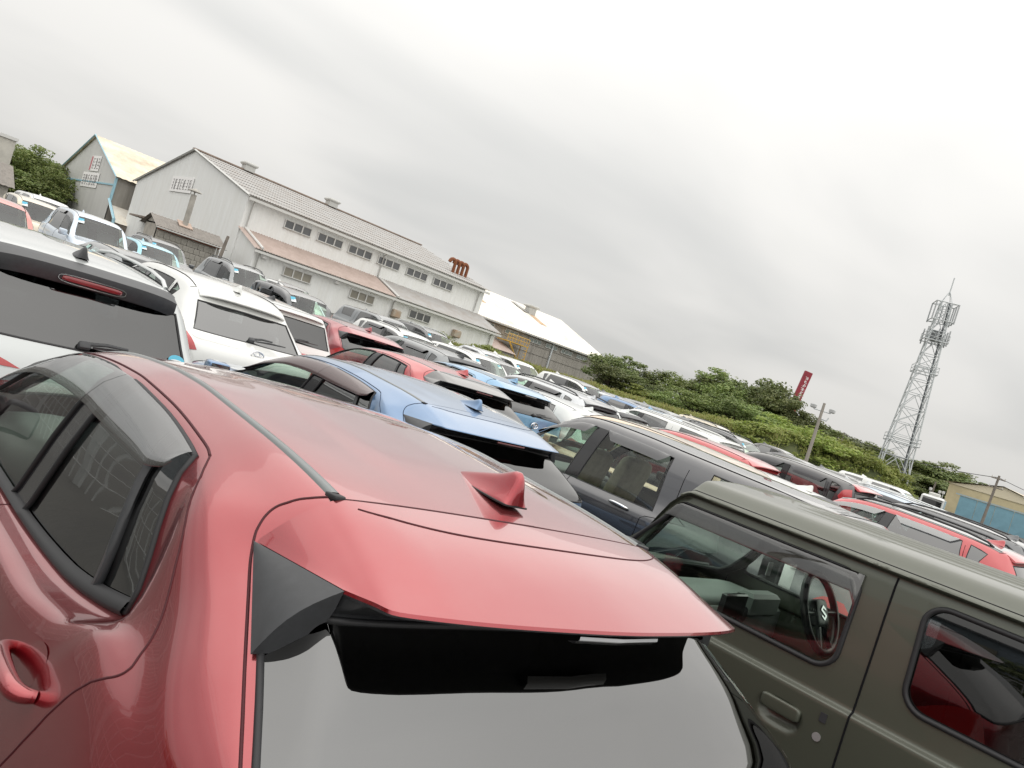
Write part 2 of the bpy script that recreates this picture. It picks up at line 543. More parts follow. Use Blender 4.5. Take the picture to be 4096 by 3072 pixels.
def handle_mesh():
    M = MB()
    ctl = np.array([(0, -.104, -.002, .010), (-.016, -.099, -.001, .013), (-.029, -.082, 0, .0155), (-.036, -.045, .003, .0165), (-.038, 0, .004, .017), (-.036, .045, .003, .0165), (-.029, .082, 0, .0155), (-.016, .099, -.001, .013), (0, .104, -.002, .010)])
    A_ = pchip(np.arange(9), ctl, np.linspace(0, 8, 30))
    M.tube([tuple(q[:3]) for q in A_], [float(q[3]) for q in A_], 12)
    return M.mesh('door_handle', smooth=60)
HANDLE = handle_mesh()

def wiper_mesh(L=.42):
    M = MB()
    rounded_box(M, (0, -.012, .0), (.07, .05, .05), .01)
    M.tube([(0, -.02, .01), (L*.3, -.034, .018), (L*.6, -.03, .012)], [.013, .011, .008], 6)
    M.tube([(L*.12, -.012, -.004), (L*.5, -.016, -.002), (L, -.012, -.010)], [.007, .011, .006], 5)
    return M.mesh('rear_wiper', smooth=60)
WIPER = wiper_mesh()

def ring_emblem():
    """chrome emblem: a wide oval round two crossed ovals"""
    M = MB()
    def oval(a, b, cx_, cz, r):
        M.tube([(cx_ + a*math.cos(2*math.pi*k/24), 0, cz + b*math.sin(2*math.pi*k/24)) for k in range(24)], r, 6, closed=True)
    oval(.075, .05, 0, 0, .008); oval(.026, .046, 0, 0, .006); oval(.05, .02, 0, .02, .006)
    return M.mesh('emblem', smooth=60)
EMBLEM = ring_emblem()

# ------------------------------------------------------------------ section tables of the car kinds
def gen_cage(L=4.5, W=.89, h=1.66, wr=.56, zb=1.03, zbr=1.08, gb=(.12, 1.04), gt=(.42, 1.46), rr=(.55, 1.59), C=(.95, 1.05),
             B=(2.02, 1.95), B1=(2.18, 2.08), wt=(2.72, 1.55), cowl=(3.30, 1.06), zf=.84, tail=.92):
    k = W / .885
    P = []
    low = lambda ys, zb_, dz=0: [(W-.085, ys[0], .22), (W-.035, ys[1], .42), (W, ys[2], .70), (W-.025, ys[3], zb_-.07)]
    P.append([(.60*k, .10, .25), (.62*k, .06, .28), (.62*k, .05, .30), (.60*k, .05, .32), (.55*k, .04, .33), (.50*k, .03, .34), (.42*k, .02, .34), (.34*k, .01, .34), (.18*k, 0, .34), (0, 0, .34)])
    P.append([(.78*k, .35, .24), (.82*k, .25, .40), (.80*k, .12, .54), (.77*k, .06, .60), (.70*k, .03, .63), (.62*k, .01, .64), (.52*k, 0, .645), (.42*k, -.01, .65), (.21*k, -.02, .65), (0, -.02, .65)])
    ty = min(.06, gb[0] * .4)
    P.append([(W-.09, .6, .22), (W-.03, .48, .42), (W-.01, .36, .62), (W-.04, .22, tail-.10), (W-.08, ty+.12, tail-.03), (W-.13, ty+.06, tail-.01), (W-.19, ty+.03, tail), (W-.28, ty+.01, tail), (.34*k, ty-.01, tail), (0, ty-.02, tail)])
    y0, z0 = gb
    s3 = low((y0+.55, y0+.5, y0+.42, y0+.30), zbr) + [(W-.08, y0+.22, zbr), (W-.115, y0+.13, z0+.03), (W-.15, y0+.07, z0+.02), (W-.21, y0+.01, z0), ((W-.2)*.5, y0-.03, z0), (0, y0-.04, z0+.005)]
    y1, z1 = gt
    s5 = low((y1+.65, y1+.6, y1+.5, y1+.36), zbr) + [(W-.08, y1+.28, zbr+.03), (wr+.155, y1+.16, z1-.06), (wr+.095, y1+.08, z1-.015), (wr+.02, y1+.01, z1), (wr*.52, y1-.02, z1+.005), (0, y1-.03, z1+.01)]
    s4 = [tuple((np.array(a) + np.array(b)) / 2) for a, b in zip(s3, s5)]
    y2, z2 = rr
    s6 = low((y2+.8, y2+.75, y2+.6, y2+.40), zbr) + [(W-.08, y2+.30, zbr+.02), (wr+.115, y2+.17, z2-.10), (wr+.062, y2+.08, z2-.045), (wr, y2, z2-.018), (wr*.52, y2-.015, z2-.003), (0, y2-.02, z2)]
    P += [s3, s4, s5, s6]
    def mid(yb, yt, zb_, hh, dw=0):
        return low((yb+.05, yb+.03, yb, yb), zb_) + [(W-.075, yb, zb_), (wr+.105+dw, yt, hh-.105), (wr+.06+dw, yt, hh-.052), (wr+dw, yt, hh-.028), (wr*.52, yt, hh-.008), (0, yt, hh)]
    P.append(mid(C[0], C[1], zbr, h-.012))
    P.append(mid((C[0]+B[0])/2, (C[1]+B[1])/2, (zb+zbr)/2, h))
    P.append(mid(B[0], B[1], zb+.005, h))
    P.append(mid(B1[0], B1[1], zb, h-.004))
    P.append(mid((B1[0]*.6+cowl[0]*.4), (B1[1]+wt[0])/2, zb-.01, h-.025))
    yw, zw = wt; yc, zc = cowl
    P.append(low((yc-.3, yc-.3, yc-.3, yc-.28), zb-.02) + [(W-.075, yc-.28, zb-.02), (wr+.13, yw+.10, zw-.13), (wr+.08, yw+.06, zw-.07), (wr+.0, yw+.02, zw-.02), (wr*.52, yw-.03, zw), (0, yw-.045, zw+.005)])
    P.append(low((yc+.1, yc+.1, yc+.1, yc+.08), zc-.07) + [(W-.075, yc+.05, zc-.06), (W-.125, yc-.10, zc-.005), (W-.165, yc-.07, zc+.0), (W-.24, yc-.03, zc+.005), (W*.38, yc+.08, zc+.02), (0, yc+.11, zc+.025)])
    ym = (yc + L) / 2
    zm = zc * .6 + zf * .4
    P.append(low((ym, ym, ym, ym), zm-.03) + [(W-.09, ym, zm-.03), (W-.16, ym, zm), (W-.22, ym, zm+.01), (W-.3, ym+.01, zm+.015), (W*.36, ym+.02, zm+.03), (0, ym+.03, zm+.035)])
    P.append([(W-.11, L-.5, .22), (W-.06, L-.42, .42), (W-.05, L-.36, .60), (W-.09, L-.28, zf-.10), (W-.15, L-.24, zf-.06), (W-.21, L-.21, zf-.04), (W-.27, L-.19, zf-.03), (W-.36, L-.17, zf-.02), (W*.33, L-.12, zf), (0, L-.10, zf)])
    P.append([(W-.14, L-.36, .22), (W-.12, L-.26, .38), (W-.14, L-.16, .48), (W-.18, L-.11, .53), (W-.24, L-.08, .56), (W-.3, L-.06, .57), (W-.36, L-.045, .575), (W-.44, L-.03, .58), (W*.3, L-.005, .58), (0, L, .58)])
    P.append([(.60*k, L-.30, .22), (.60*k, L-.22, .24), (.59*k, L-.17, .25), (.57*k, L-.14, .255), (.53*k, L-.12, .26), (.48*k, L-.10, .26), (.42*k, L-.09, .26), (.34*k, L-.08, .26), (.18*k, L-.07, .26), (0, L-.07, .26)])
    return P

KINDS = {
 'suv':     dict(),
 'hatch':   dict(L=4.0, W=.845, h=1.51, wr=.53, zb=.96, zbr=1.02, gb=(.13, .97), gt=(.42, 1.33), rr=(.56, 1.455), C=(.86, .98), B=(1.80, 1.70), B1=(1.95, 1.84), wt=(2.42, 1.41), cowl=(3.02, .98), zf=.78, tail=.86),
 'wagon':   dict(L=4.55, W=.86, h=1.49, wr=.53, zb=.94, zbr=.99, gb=(.30, .97), gt=(.72, 1.27), rr=(.90, 1.40), C=(1.12, 1.30), B=(2.15, 2.02), B1=(2.30, 2.16), wt=(2.78, 1.38), cowl=(3.45, .97), zf=.76, tail=.90),
 'minivan': dict(L=4.72, W=.89, h=1.66, wr=.58, zb=1.03, zbr=1.06, gb=(.10, 1.04), gt=(.36, 1.46), rr=(.50, 1.60), C=(1.85, 1.90), B=(2.75, 2.66), B1=(2.90, 2.80), wt=(3.20, 1.53), cowl=(3.90, 1.02), zf=.80, tail=.94),
 'sedan':   dict(L=4.65, W=.875, h=1.46, wr=.52, zb=.93, zbr=.97, gb=(.68, .99), gt=(1.18, 1.29), rr=(1.34, 1.385), C=(1.35, 1.55), B=(2.18, 2.08), B1=(2.33, 2.20), wt=(2.75, 1.36), cowl=(3.40, .96), zf=.76, tail=.94),
 'kei_box': dict(L=3.4, W=.74, h=1.76, wr=.55, zb=1.06, zbr=1.07, gb=(.05, 1.06), gt=(.15, 1.56), rr=(.22, 1.70), C=(.62, .66), B=(1.42, 1.38), B1=(1.54, 1.50), wt=(2.28, 1.64), cowl=(2.70, 1.10), zf=.95, tail=.92),
}
KMESH = {}

def kind_meshes(kind):
    if kind in KMESH: return KMESH[kind]
    p = KINDS[kind]
    s = Surf(gen_cage(**p), 3, 3)
    s._flip = s.nrm(9, 9, -1).z < 0
    quarter = kind in ('minivan', 'suv', 'wagon', 'kei_box')
    side = [('window', 7, 9, 4, 5), ('window', 10, 13, 4, 5)]
    if quarter: side.insert(0, ('quarter_window', 6, 6.667, 4.333, 5))
    holes = [(a, b, c, d) for (_, a, b, c, d) in side] + [(3.333, 5, 7, 9), (12, 13, 7, 9), (9, 10, 4, 5)]
    K = dict(s=s, p=p)
    K['body'] = body_mesh(s, holes, kind + '_body')
    pan = []
    for (nm, a, b, c, d) in side:
        for sd in (-1, 1):
            G = pane_grid(s, a, b, c, d, sd); M = MB(); M.grid(G, flip=sd < 0)
            pan.append((nm, sd, a, M.mesh(nm, 180), seal_mesh(G, .008, 'window_seal')))
    K['panes'] = pan
    for nm, a, b in (('rear_window', 3.333, 5), ('windshield', 12, 13)):
        G = pane_grid(s, a, b, 7, 9, 0); M = MB(); M.grid(G)
        K[nm] = (M.mesh(nm, 180), seal_mesh(G, .010, 'window_seal'))
    pil = []
    for sd in (-1, 1):
        G = pane_grid(s, 9, 10, 4, 5, sd, -.001); M = MB(); M.grid(G, flip=sd < 0); pil.append(M.mesh('pillar_cover', 180))
    K['pillars'] = pil
    # rain visors over the side windows
    vis = []
    for sd in (-1, 1):
        for (a, b) in ((7.05, 8.98), (10.02, 12.3)):
            G = []
            for fi in np.linspace(a, b, 16):
                e_ = min(1, (fi - a) / (.12*(b-a)), (b - fi) / (.12*(b-a)))
                row = []
                for q, (fj, o_) in enumerate(((5.08, .006), (4.98, .018), (4.88, .026), (4.80, .030))):
                    fjj = 5.08 - (5.08 - fj) * (.25 + .75 * e_)
                    row.append(s.pt(fi, fjj, sd) + s.nrm(fi, fjj, sd) * o_)
                G.append(row)
            M = MB(); M.grid(G, flip=sd < 0); vis.append(M.mesh('rain_visor', 180))
    K['visors'] = vis
    # roof spoiler over the rear window
    def spoiler(d, drop, th=.035, wide=1.0):
        rows = []
        xs = np.linspace(-1, 1, 17)
        for x in xs:
            sd = -1 if x < 0 else 1
            fj = 9 - 2.0 * abs(x) * wide
            a = s.pt(6.12, fj, sd) + Vector((0, 0, .004))
            t = s.pt(6, fj, sd); e_ = abs(x) ** 4
            b = t + Vector((0, -d * (1 - .35 * e_), -drop - .02 * e_))
            c = b + Vector((0, .012, -th * .6)); g = s.pt(5.55, fj, sd) + Vector((0, -.004, .0))
            mid_ = (a + b) / 2 + Vector((0, 0, .010))
            rows.append([a, mid_, b, b + Vector((0, -.004, -th*.3)), c, (c + g)/2 + Vector((0, 0, -.01)), g])
        M = MB(); M.grid(rows)
        for r_ in (rows[0], rows[-1]): M.poly(r_)
        return M.mesh('spoiler', smooth=40)
    K['spoiler'] = spoiler(.20 if kind != 'minivan' else .17, .035)
    K['spoiler_small'] = spoiler(.10, .02)
    K['spoiler_thick'] = spoiler(.20, .02, .17, 1.03)
    rail = []
    for sd in (-1, 1):
        M = MB()
        pts = [s.pt(fi, 7.0, sd) + Vector((0, 0, z)) for fi, z in ((6.35, .0), (6.5, .035), (7, .05), (8, .05), (9, .05), (10, .05), (11, .04), (11.5, .0))]
        M.tube(pts, .016, 6); rail.append(M.mesh('roof_rail', 60))
    K['rails'] = rail
    lens = []
    for sd in (-1, 1):
        M = MB(); M.grid(s.patch(1.75, 2.75, 3.1, 5.6, sd, .006, 8, 8), flip=sd < 0); lens.append(M.mesh('tail_lamp', 180))
    K['tail'] = lens
    hd = []
    for sd in (-1, 1):
        M = MB(); M.grid(s.patch(14.6, 15.5, 3.3, 6.4, sd, .006, 6, 8), flip=sd < 0); hd.append(M.mesh('headlamp', 180))
    K['head'] = hd
    M = MB()                                   # grille band
    for sd in (-1, 1): M.grid(s.patch(15.4, 16.2, 5.5, 8.999, sd, .006, 5, 10), flip=sd < 0)
    K['grille'] = M.mesh('grille', 180)
    M = MB()                                   # shut lines of the doors
    for sd in (-1, 1):
        for pts in ([(9.5, t) for t in np.linspace(1.0, 4.0, 14)], [(7.15 - .5*max(0, (t-3)), t) if t < 4 else (6.85, t) for t in np.linspace(1.2, 4.9, 16)], [(13.1, t) for t in np.linspace(1.0, 3.9, 12)]):
            M.tube(s.line(pts, sd, .0005), .0035, 4)
    M.tube([s.pt(6.02, j, -1) + Vector((0, 0, .001)) for j in np.linspace(6.2, 9, 12)] + [s.pt(6.02, j, 1) + Vector((0, 0, .001)) for j in np.linspace(8.8, 6.2, 11)], .003, 4)
    for sd in (-1, 1):                         # roof ditch mouldings
        M.tube([s.pt(fi, 6.9, sd) + Vector((0, 0, .001)) for fi in np.linspace(6.1, 12, 20)], .006, 5)
    K['seams'] = M.mesh('door_seams', 180)
    M = MB(); B1y = p['B1'][0] if 'B1' in p else 2.18; cy_ = p['cowl'][0] if 'cowl' in p else 3.3
    w_ = (p['W'] if 'W' in p else .89) - .12
    zc_ = (p['cowl'][1] if 'cowl' in p else 1.06)
    M.box((0, (cy_ + .5)/2, .42), (2*w_, cy_ - .7, .10)); M.box((0, .55, .62), (2*w_, .8, .40))
    rounded_box(M, (0, cy_ - .33, zc_ - .17), (2*w_, .50, .30), .05)
    K['dash'] = M.mesh('dashboard', 60)
    M = MB(); hz = p['zbr'] if 'zbr' in p else 1.08
    rounded_box(M, (0, B1y - .95, .58), (2*w_ - .1, .5, .25), .05); rounded_box(M, (0, B1y - 1.22, .86), (2*w_ - .1, .16, .55), .05)
    for x in (-.36, .36): rounded_box(M, (x, B1y - 1.27, 1.18), (.27, .10, .16), .04)
    K['bench'] = M.mesh('rear_bench', 60)
    KMESH[kind] = K
    return K

def car_frame(root, X, Y, yaw, flip=False, sx=None, sy=None, z=None, hs_=1.0):
    """stand a car on the sloping lot"""
    a = R(yaw) + (math.pi if flip else 0)
    e_ = .5
    if sx is None: sx = -(ground_z(X+e_, Y) - ground_z(X-e_, Y)) / (2*e_)
    if sy is None: sy = (ground_z(X, Y+e_) - ground_z(X, Y-e_)) / (2*e_)
    n = Vector((sx, -sy, 1)).normalized()
    F = Vector((math.sin(a), math.cos(a), 0)); F = (F - n * F.dot(n)).normalized()
    Rv = F.cross(n)
    M = Matrix((Rv, F, n)).transposed().to_4x4()
    M.translation = (X, Y, ground_z(X, Y) if z is None else z)
    root.matrix_world = M @ Matrix.Diagonal((1, 1, hs_, 1))

def add_wheels(root, W, L, ys=None):
    for y in (ys or (.78, L - .85)):
        for sd in (-1, 1):
            o = mobj('wheel', WHEEL, [TYRE, RIM], root); o.location = (sd * (W - .09), y, .33)

def make_car(name, kind, X, Y, paint_, label, cat='car', yaw=0.0, front=False, hs_=1.0, group=None, visor=None, spoil=1, rails=None, fin=1,
             wiper=True, roofmat=None, sticker=True, emblem=False, clear_rear=False, spoilmat=None, seat=None, near=True, mirrors=True, lamps=True, trunk_trim=False, extras=None):
    """Y is where the roof's near edge stands: the rear edge of a car seen from behind, the front edge of one seen from the front"""
    K = kind_meshes(kind); s = K['s']; p = dict(wt=(2.72, 1.55), rr=(.55, 1.59), L=4.5, W=.89, cowl=(3.30, 1.06), B1=(2.18, 2.08)); p.update(K['p'])
    root = empty(name); tag(root, label, cat, group)
    y_o = Y - p['rr'][0] * math.cos(R(yaw)) if not front else Y + p['wt'][0]
    car_frame(root, X, y_o, yaw, front, hs_=hs_)
    mobj('body', K['body'], paint_, root)
    if roofmat:                                 # roof skin in a second colour
        if 'roofskin' not in K:
            M = MB(); G = [[s.pt(fi, fj, -1) + Vector((0, 0, .003)) for fj in np.linspace(6.3, 9, 8)] + [s.pt(fi, fj, 1) + Vector((0, 0, .003)) for fj in np.linspace(8.6, 6.3, 7)] for fi in np.linspace(6.05, 12, 24)]
            M.grid(G, flip=True); K['roofskin'] = M.mesh('roof', 180)
        mobj('roof', K['roofskin'], roofmat, root)
    for nm, sd, a, me, sl in K['panes']:
        g_ = GLASS if (a >= 10 or clear_rear) else PRIV
        o = mobj(nm, me, g_, root)
        if near: mobj('window_seal', sl, RUBBER, o)
    for nm, g_ in (('rear_window', PRIV if clear_rear else REARG), ('windshield', WSCREEN)):
        o = mobj(nm, K[nm][0], g_, root)
        if near: mobj('window_seal', K[nm][1], RUBBER, o)
    for me in K['pillars']: mobj('pillar_cover', me, GLOSSBLK, root)
    if visor:
        for me in K['visors']: mobj('rain_visor', me, visor, root)
    if spoil: mobj('spoiler', K[('spoiler', 'spoiler_small', 'spoiler_thick')[spoil - 1]], spoilmat or paint_, root)
    if rails:
        for me in K['rails']: mobj('roof_rail', me, rails, root)
    if fin:
        o = mobj('antenna_fin', FIN, paint_ if fin == 1 else BLACKPL, root)
        q = s.pt(6.55, 8.999, -1); o.location = q + Vector((0, 0, -.003))
    if lamps:
        for me in K['tail']: mobj('tail_lamp', me, REDLENS, root)
        for me in K['head']: mobj('headlamp', me, CLEARLENS, root)
        mobj('grille', K['grille'], BLACKPL, root)
    mobj('door_seams', K['seams'], SEAM, root)
    if mirrors:
        for sd in (-1, 1):
            o = mobj('side_mirror', MIRR[sd], [paint_, MIRGLASS], root); q = s.pt(12.75, 4.0, sd); o.location = q
    if near:
        for sd in (-1, 1):
            for fi in (7.7, 10.25):
                o = mobj('door_handle', HANDLE, paint_ if not trunk_trim else CHROME, root); o.location = s.pt(fi, 3.25, sd); o.scale = (-sd, 1, 1)
    sm = seat or SEATD
    mobj('dashboard', K['dash'], DASH, root)
    mobj('rear_bench', K['bench'], sm, root)
    for x in (-.36, .36):
        o = mobj('seat', SEAT, sm, root); o.location = (x * (p['W'] / .89), p['B1'][0] + .42, .50); o.scale = (1, 1, (p.get('h', 1.66) - .5) / 1.12)
    if near:
        o = mobj('steering_wheel', STEER, DASH, root); o.location = (.36, p['cowl'][0] - .62, p['cowl'][1] - .12); o.rotation_euler = (R(-25), 0, 0)
    add_wheels(root, p['W'], p['L'])
    if wiper and not front:
        o = mobj('rear_wiper', WIPER, BLACKPL, root); q = s.pt(3.45, 8.999, -1); n_ = s.nrm(3.6, 8.9, -1)
        o.location = q + Vector((0, -.005, .0)); o.rotation_euler = (-math.atan2(p['gt'][0]-p['gb'][0], p['gt'][1]-p['gb'][1]) if 'gt' in p and 'gb' in p else -.6, R(-4), 0)
    if extras == 'redcorner':
        for sd in (-1, 1):
            M = MB(); M.grid(s.patch(3.3, 5.3, 4.7, 6.5, sd, .005, 14, 8), flip=sd < 0); M.build('rear_corner', P_RED2, root, smooth=180)
    if extras == 'whitesuv':
        M = MB(); rounded_box(M, (0, .345, 1.505), (.37, .05, .036), .01); sl_ = M.build('stop_lamp', DARKRED, root, smooth=60)
        M = MB(); M.tube([(.20*sgnpow(math.cos(t), .45), .328, 1.505 + .026*sgnpow(math.sin(t), .6)) for t in np.linspace(0, 2*math.pi, 40, endpoint=False)], .004, 5, closed=True); M.build('lamp_frame', CHROME, sl_, smooth=60)
        for sd in (-1, 1):
            G = [[s.pt(fi, fj, sd) + s.nrm(fi, fj, sd) * .007 for fj in np.linspace(5.62, 7.35 + .75 * (2.95 - fi) / .8, 10)] for fi in np.linspace(2.15, 2.95, 8)]
            M = MB(); M.grid(G, flip=sd < 0); tl_ = M.build('tail_lamp', REDLENS, root, smooth=180)
            G = [[s.pt(fi, fj, sd) + s.nrm(fi, fj, sd) * .010 for fj in np.linspace(5.8, 7.2, 8)] for fi in np.linspace(2.2, 2.34, 4)]
            M = MB(); M.grid(G, flip=sd < 0); M.build('reverse_lens', DARKRED, tl_, smooth=180)
        c_ = s.pt(3.62, 7.22, 1) + Vector((0, -.012, .006)); M = MB()
        M.poly([c_ + Vector((.055*math.cos(t), .02*math.sin(t), .036*math.sin(t))) for t in np.linspace(0, 2*math.pi, 24, endpoint=False)]); st_ = M.build('emission_sticker', STICKC, root)
        M = MB(); M.poly([c_ + Vector((.048*math.cos(t), -.002 + .012*math.sin(t) - .006, .018*math.sin(t) - .010)) for t in np.linspace(0, 2*math.pi, 20, endpoint=False)]); M.build('sticker_band', STICKW, st_)
    if emblem and not front:
        o = mobj('emblem', EMBLEM, CHROME, root); q = s.pt(2.35, 8.999, -1); o.location = q + Vector((0, -.012, 0))
        o.rotation_euler = (-.3, 0, 0)
    if sticker and front:
        for (fi, fj, w_, h_, mt) in ((12.18, 7.25, .075, .05, STICKC), (12.30, 7.27, .075, .05, STICKW)):
            c_ = s.pt(fi, fj, 1); u_ = (s.pt(fi, fj + .3, 1) - c_).normalized(); v_ = (s.pt(fi - .2, fj, 1) - c_).normalized()
            n_ = u_.cross(v_).normalized(); n_ = n_ if n_.y > 0 else -n_
            c_ = c_ + n_ * .006
            M = MB(); M.quad(c_ - u_*w_ - v_*h_, c_ + u_*w_ - v_*h_, c_ + u_*w_ + v_*h_, c_ - u_*w_ + v_*h_)
            M.build('windscreen_sticker', mt, root)
    return root
# ------------------------------------------------------------------ coupe-like crossover (red car in front and its relatives)
XO = [
 [(.60,.10,.25),(.62,.06,.28),(.62,.05,.30),(.60,.05,.32),(.55,.04,.33),(.50,.03,.34),(.42,.02,.34),(.34,.01,.34),(.18,0,.34),(0,0,.34)],
 [(.78,.35,.24),(.82,.25,.40),(.80,.12,.56),(.77,.06,.64),(.70,.02,.68),(.62,0,.69),(.52,-.02,.70),(.42,-.03,.70),(.2,-.04,.70),(0,-.04,.70)],
 [(.80,.55,.22),(.86,.45,.42),(.875,.34,.66),(.855,.24,.88),(.835,.17,.96),(.80,.12,1.0),(.76,.08,1.01),(.68,.04,1.01),(.34,.01,1.015),(0,0,1.02)],
 [(.80,.80,.22),(.865,.72,.42),(.885,.60,.68),(.858,.46,1.03),(.838,.37,1.08),(.808,.26,1.15),(.778,.17,1.178),(.72,.075,1.165),(.36,.03,1.175),(0,.02,1.18)],
 [(.80,1.0,.22),(.86,.95,.42),(.885,.85,.70),(.838,.66,1.11),(.815,.53,1.17),(.770,.46,1.262),(.727,.375,1.287),(.66,.23,1.290),(.33,.19,1.308),(0,.18,1.313)],
 [(.80,1.2,.22),(.855,1.15,.42),(.88,1.0,.72),(.815,.79,1.145),(.777,.70,1.205),(.722,.65,1.345),(.662,.60,1.388),(.60,.42,1.398),(.30,.375,1.417),(0,.365,1.422)],
 [(.80,1.35,.22),(.85,1.3,.42),(.875,1.15,.72),(.808,.90,1.115),(.757,.82,1.19),(.690,.84,1.435),(.628,.74,1.475),(.52,.63,1.545),(.27,.60,1.562),(0,.59,1.567)],
 [(.80,1.6,.22),(.845,1.55,.42),(.87,1.3,.72),(.822,1.06,1.05),(.727,.90,1.155),(.650,1.03,1.468),(.602,1.02,1.514),(.52,1.0,1.56),(.27,.98,1.58),(0,.97,1.587)],
 [(.80,1.75,.22),(.845,1.7,.42),(.865,1.5,.70),(.836,1.34,1.0),(.736,1.28,1.055),(.632,1.36,1.487),(.585,1.36,1.526),(.52,1.36,1.560),(.27,1.36,1.581),(0,1.36,1.588)],
 [(.80,1.95,.22),(.845,1.92,.42),(.86,1.85,.70),(.832,1.82,.965),(.745,1.80,.995),(.630,1.62,1.488),(.585,1.60,1.520),(.52,1.60,1.549),(.27,1.60,1.569),(0,1.60,1.575)],
 [(.80,2.1,.22),(.845,2.08,.42),(.86,2.02,.70),(.832,2.0,.955),(.747,1.97,.983),(.632,1.765,1.480),(.587,1.74,1.509),(.52,1.75,1.534),(.27,1.75,1.554),(0,1.75,1.560)],
 [(.80,2.45,.22),(.845,2.42,.42),(.86,2.40,.70),(.835,2.38,.93),(.75,2.38,.955),(.645,2.10,1.438),(.602,2.10,1.462),(.525,2.10,1.482),(.27,2.10,1.504),(0,2.10,1.511)],
 [(.80,2.8,.22),(.845,2.8,.42),(.86,2.78,.70),(.838,2.76,.91),(.755,2.75,.94),(.662,2.45,1.318),(.622,2.42,1.352),(.54,2.38,1.400),(.28,2.33,1.436),(0,2.32,1.444)],
 [(.80,3.2,.22),(.845,3.2,.42),(.86,3.15,.70),(.835,3.12,.90),(.768,3.12,.945),(.725,2.96,1.03),(.70,2.98,1.04),(.62,3.02,1.05),(.32,3.12,1.07),(0,3.15,1.075)],
 [(.79,3.6,.22),(.84,3.58,.42),(.85,3.55,.68),(.825,3.5,.86),(.77,3.5,.925),(.71,3.5,.95),(.66,3.5,.957),(.56,3.5,.962),(.30,3.5,.985),(0,3.5,.99)],
 [(.76,3.85,.22),(.80,3.88,.42),(.81,3.90,.58),(.78,3.95,.74),(.72,4.0,.79),(.66,4.02,.81),(.60,4.04,.825),(.50,4.06,.84),(.27,4.10,.855),(0,4.12,.86)],
 [(.72,3.98,.22),(.74,4.06,.38),(.73,4.12,.48),(.69,4.16,.53),(.63,4.19,.56),(.57,4.20,.57),(.51,4.21,.575),(.43,4.22,.58),(.25,4.245,.58),(0,4.25,.58)],
 [(.60,3.95,.22),(.60,4.03,.24),(.59,4.08,.25),(.57,4.11,.255),(.53,4.13,.26),(.48,4.15,.26),(.42,4.16,.26),(.34,4.17,.26),(.18,4.18,.26),(0,4.18,.26)],
]
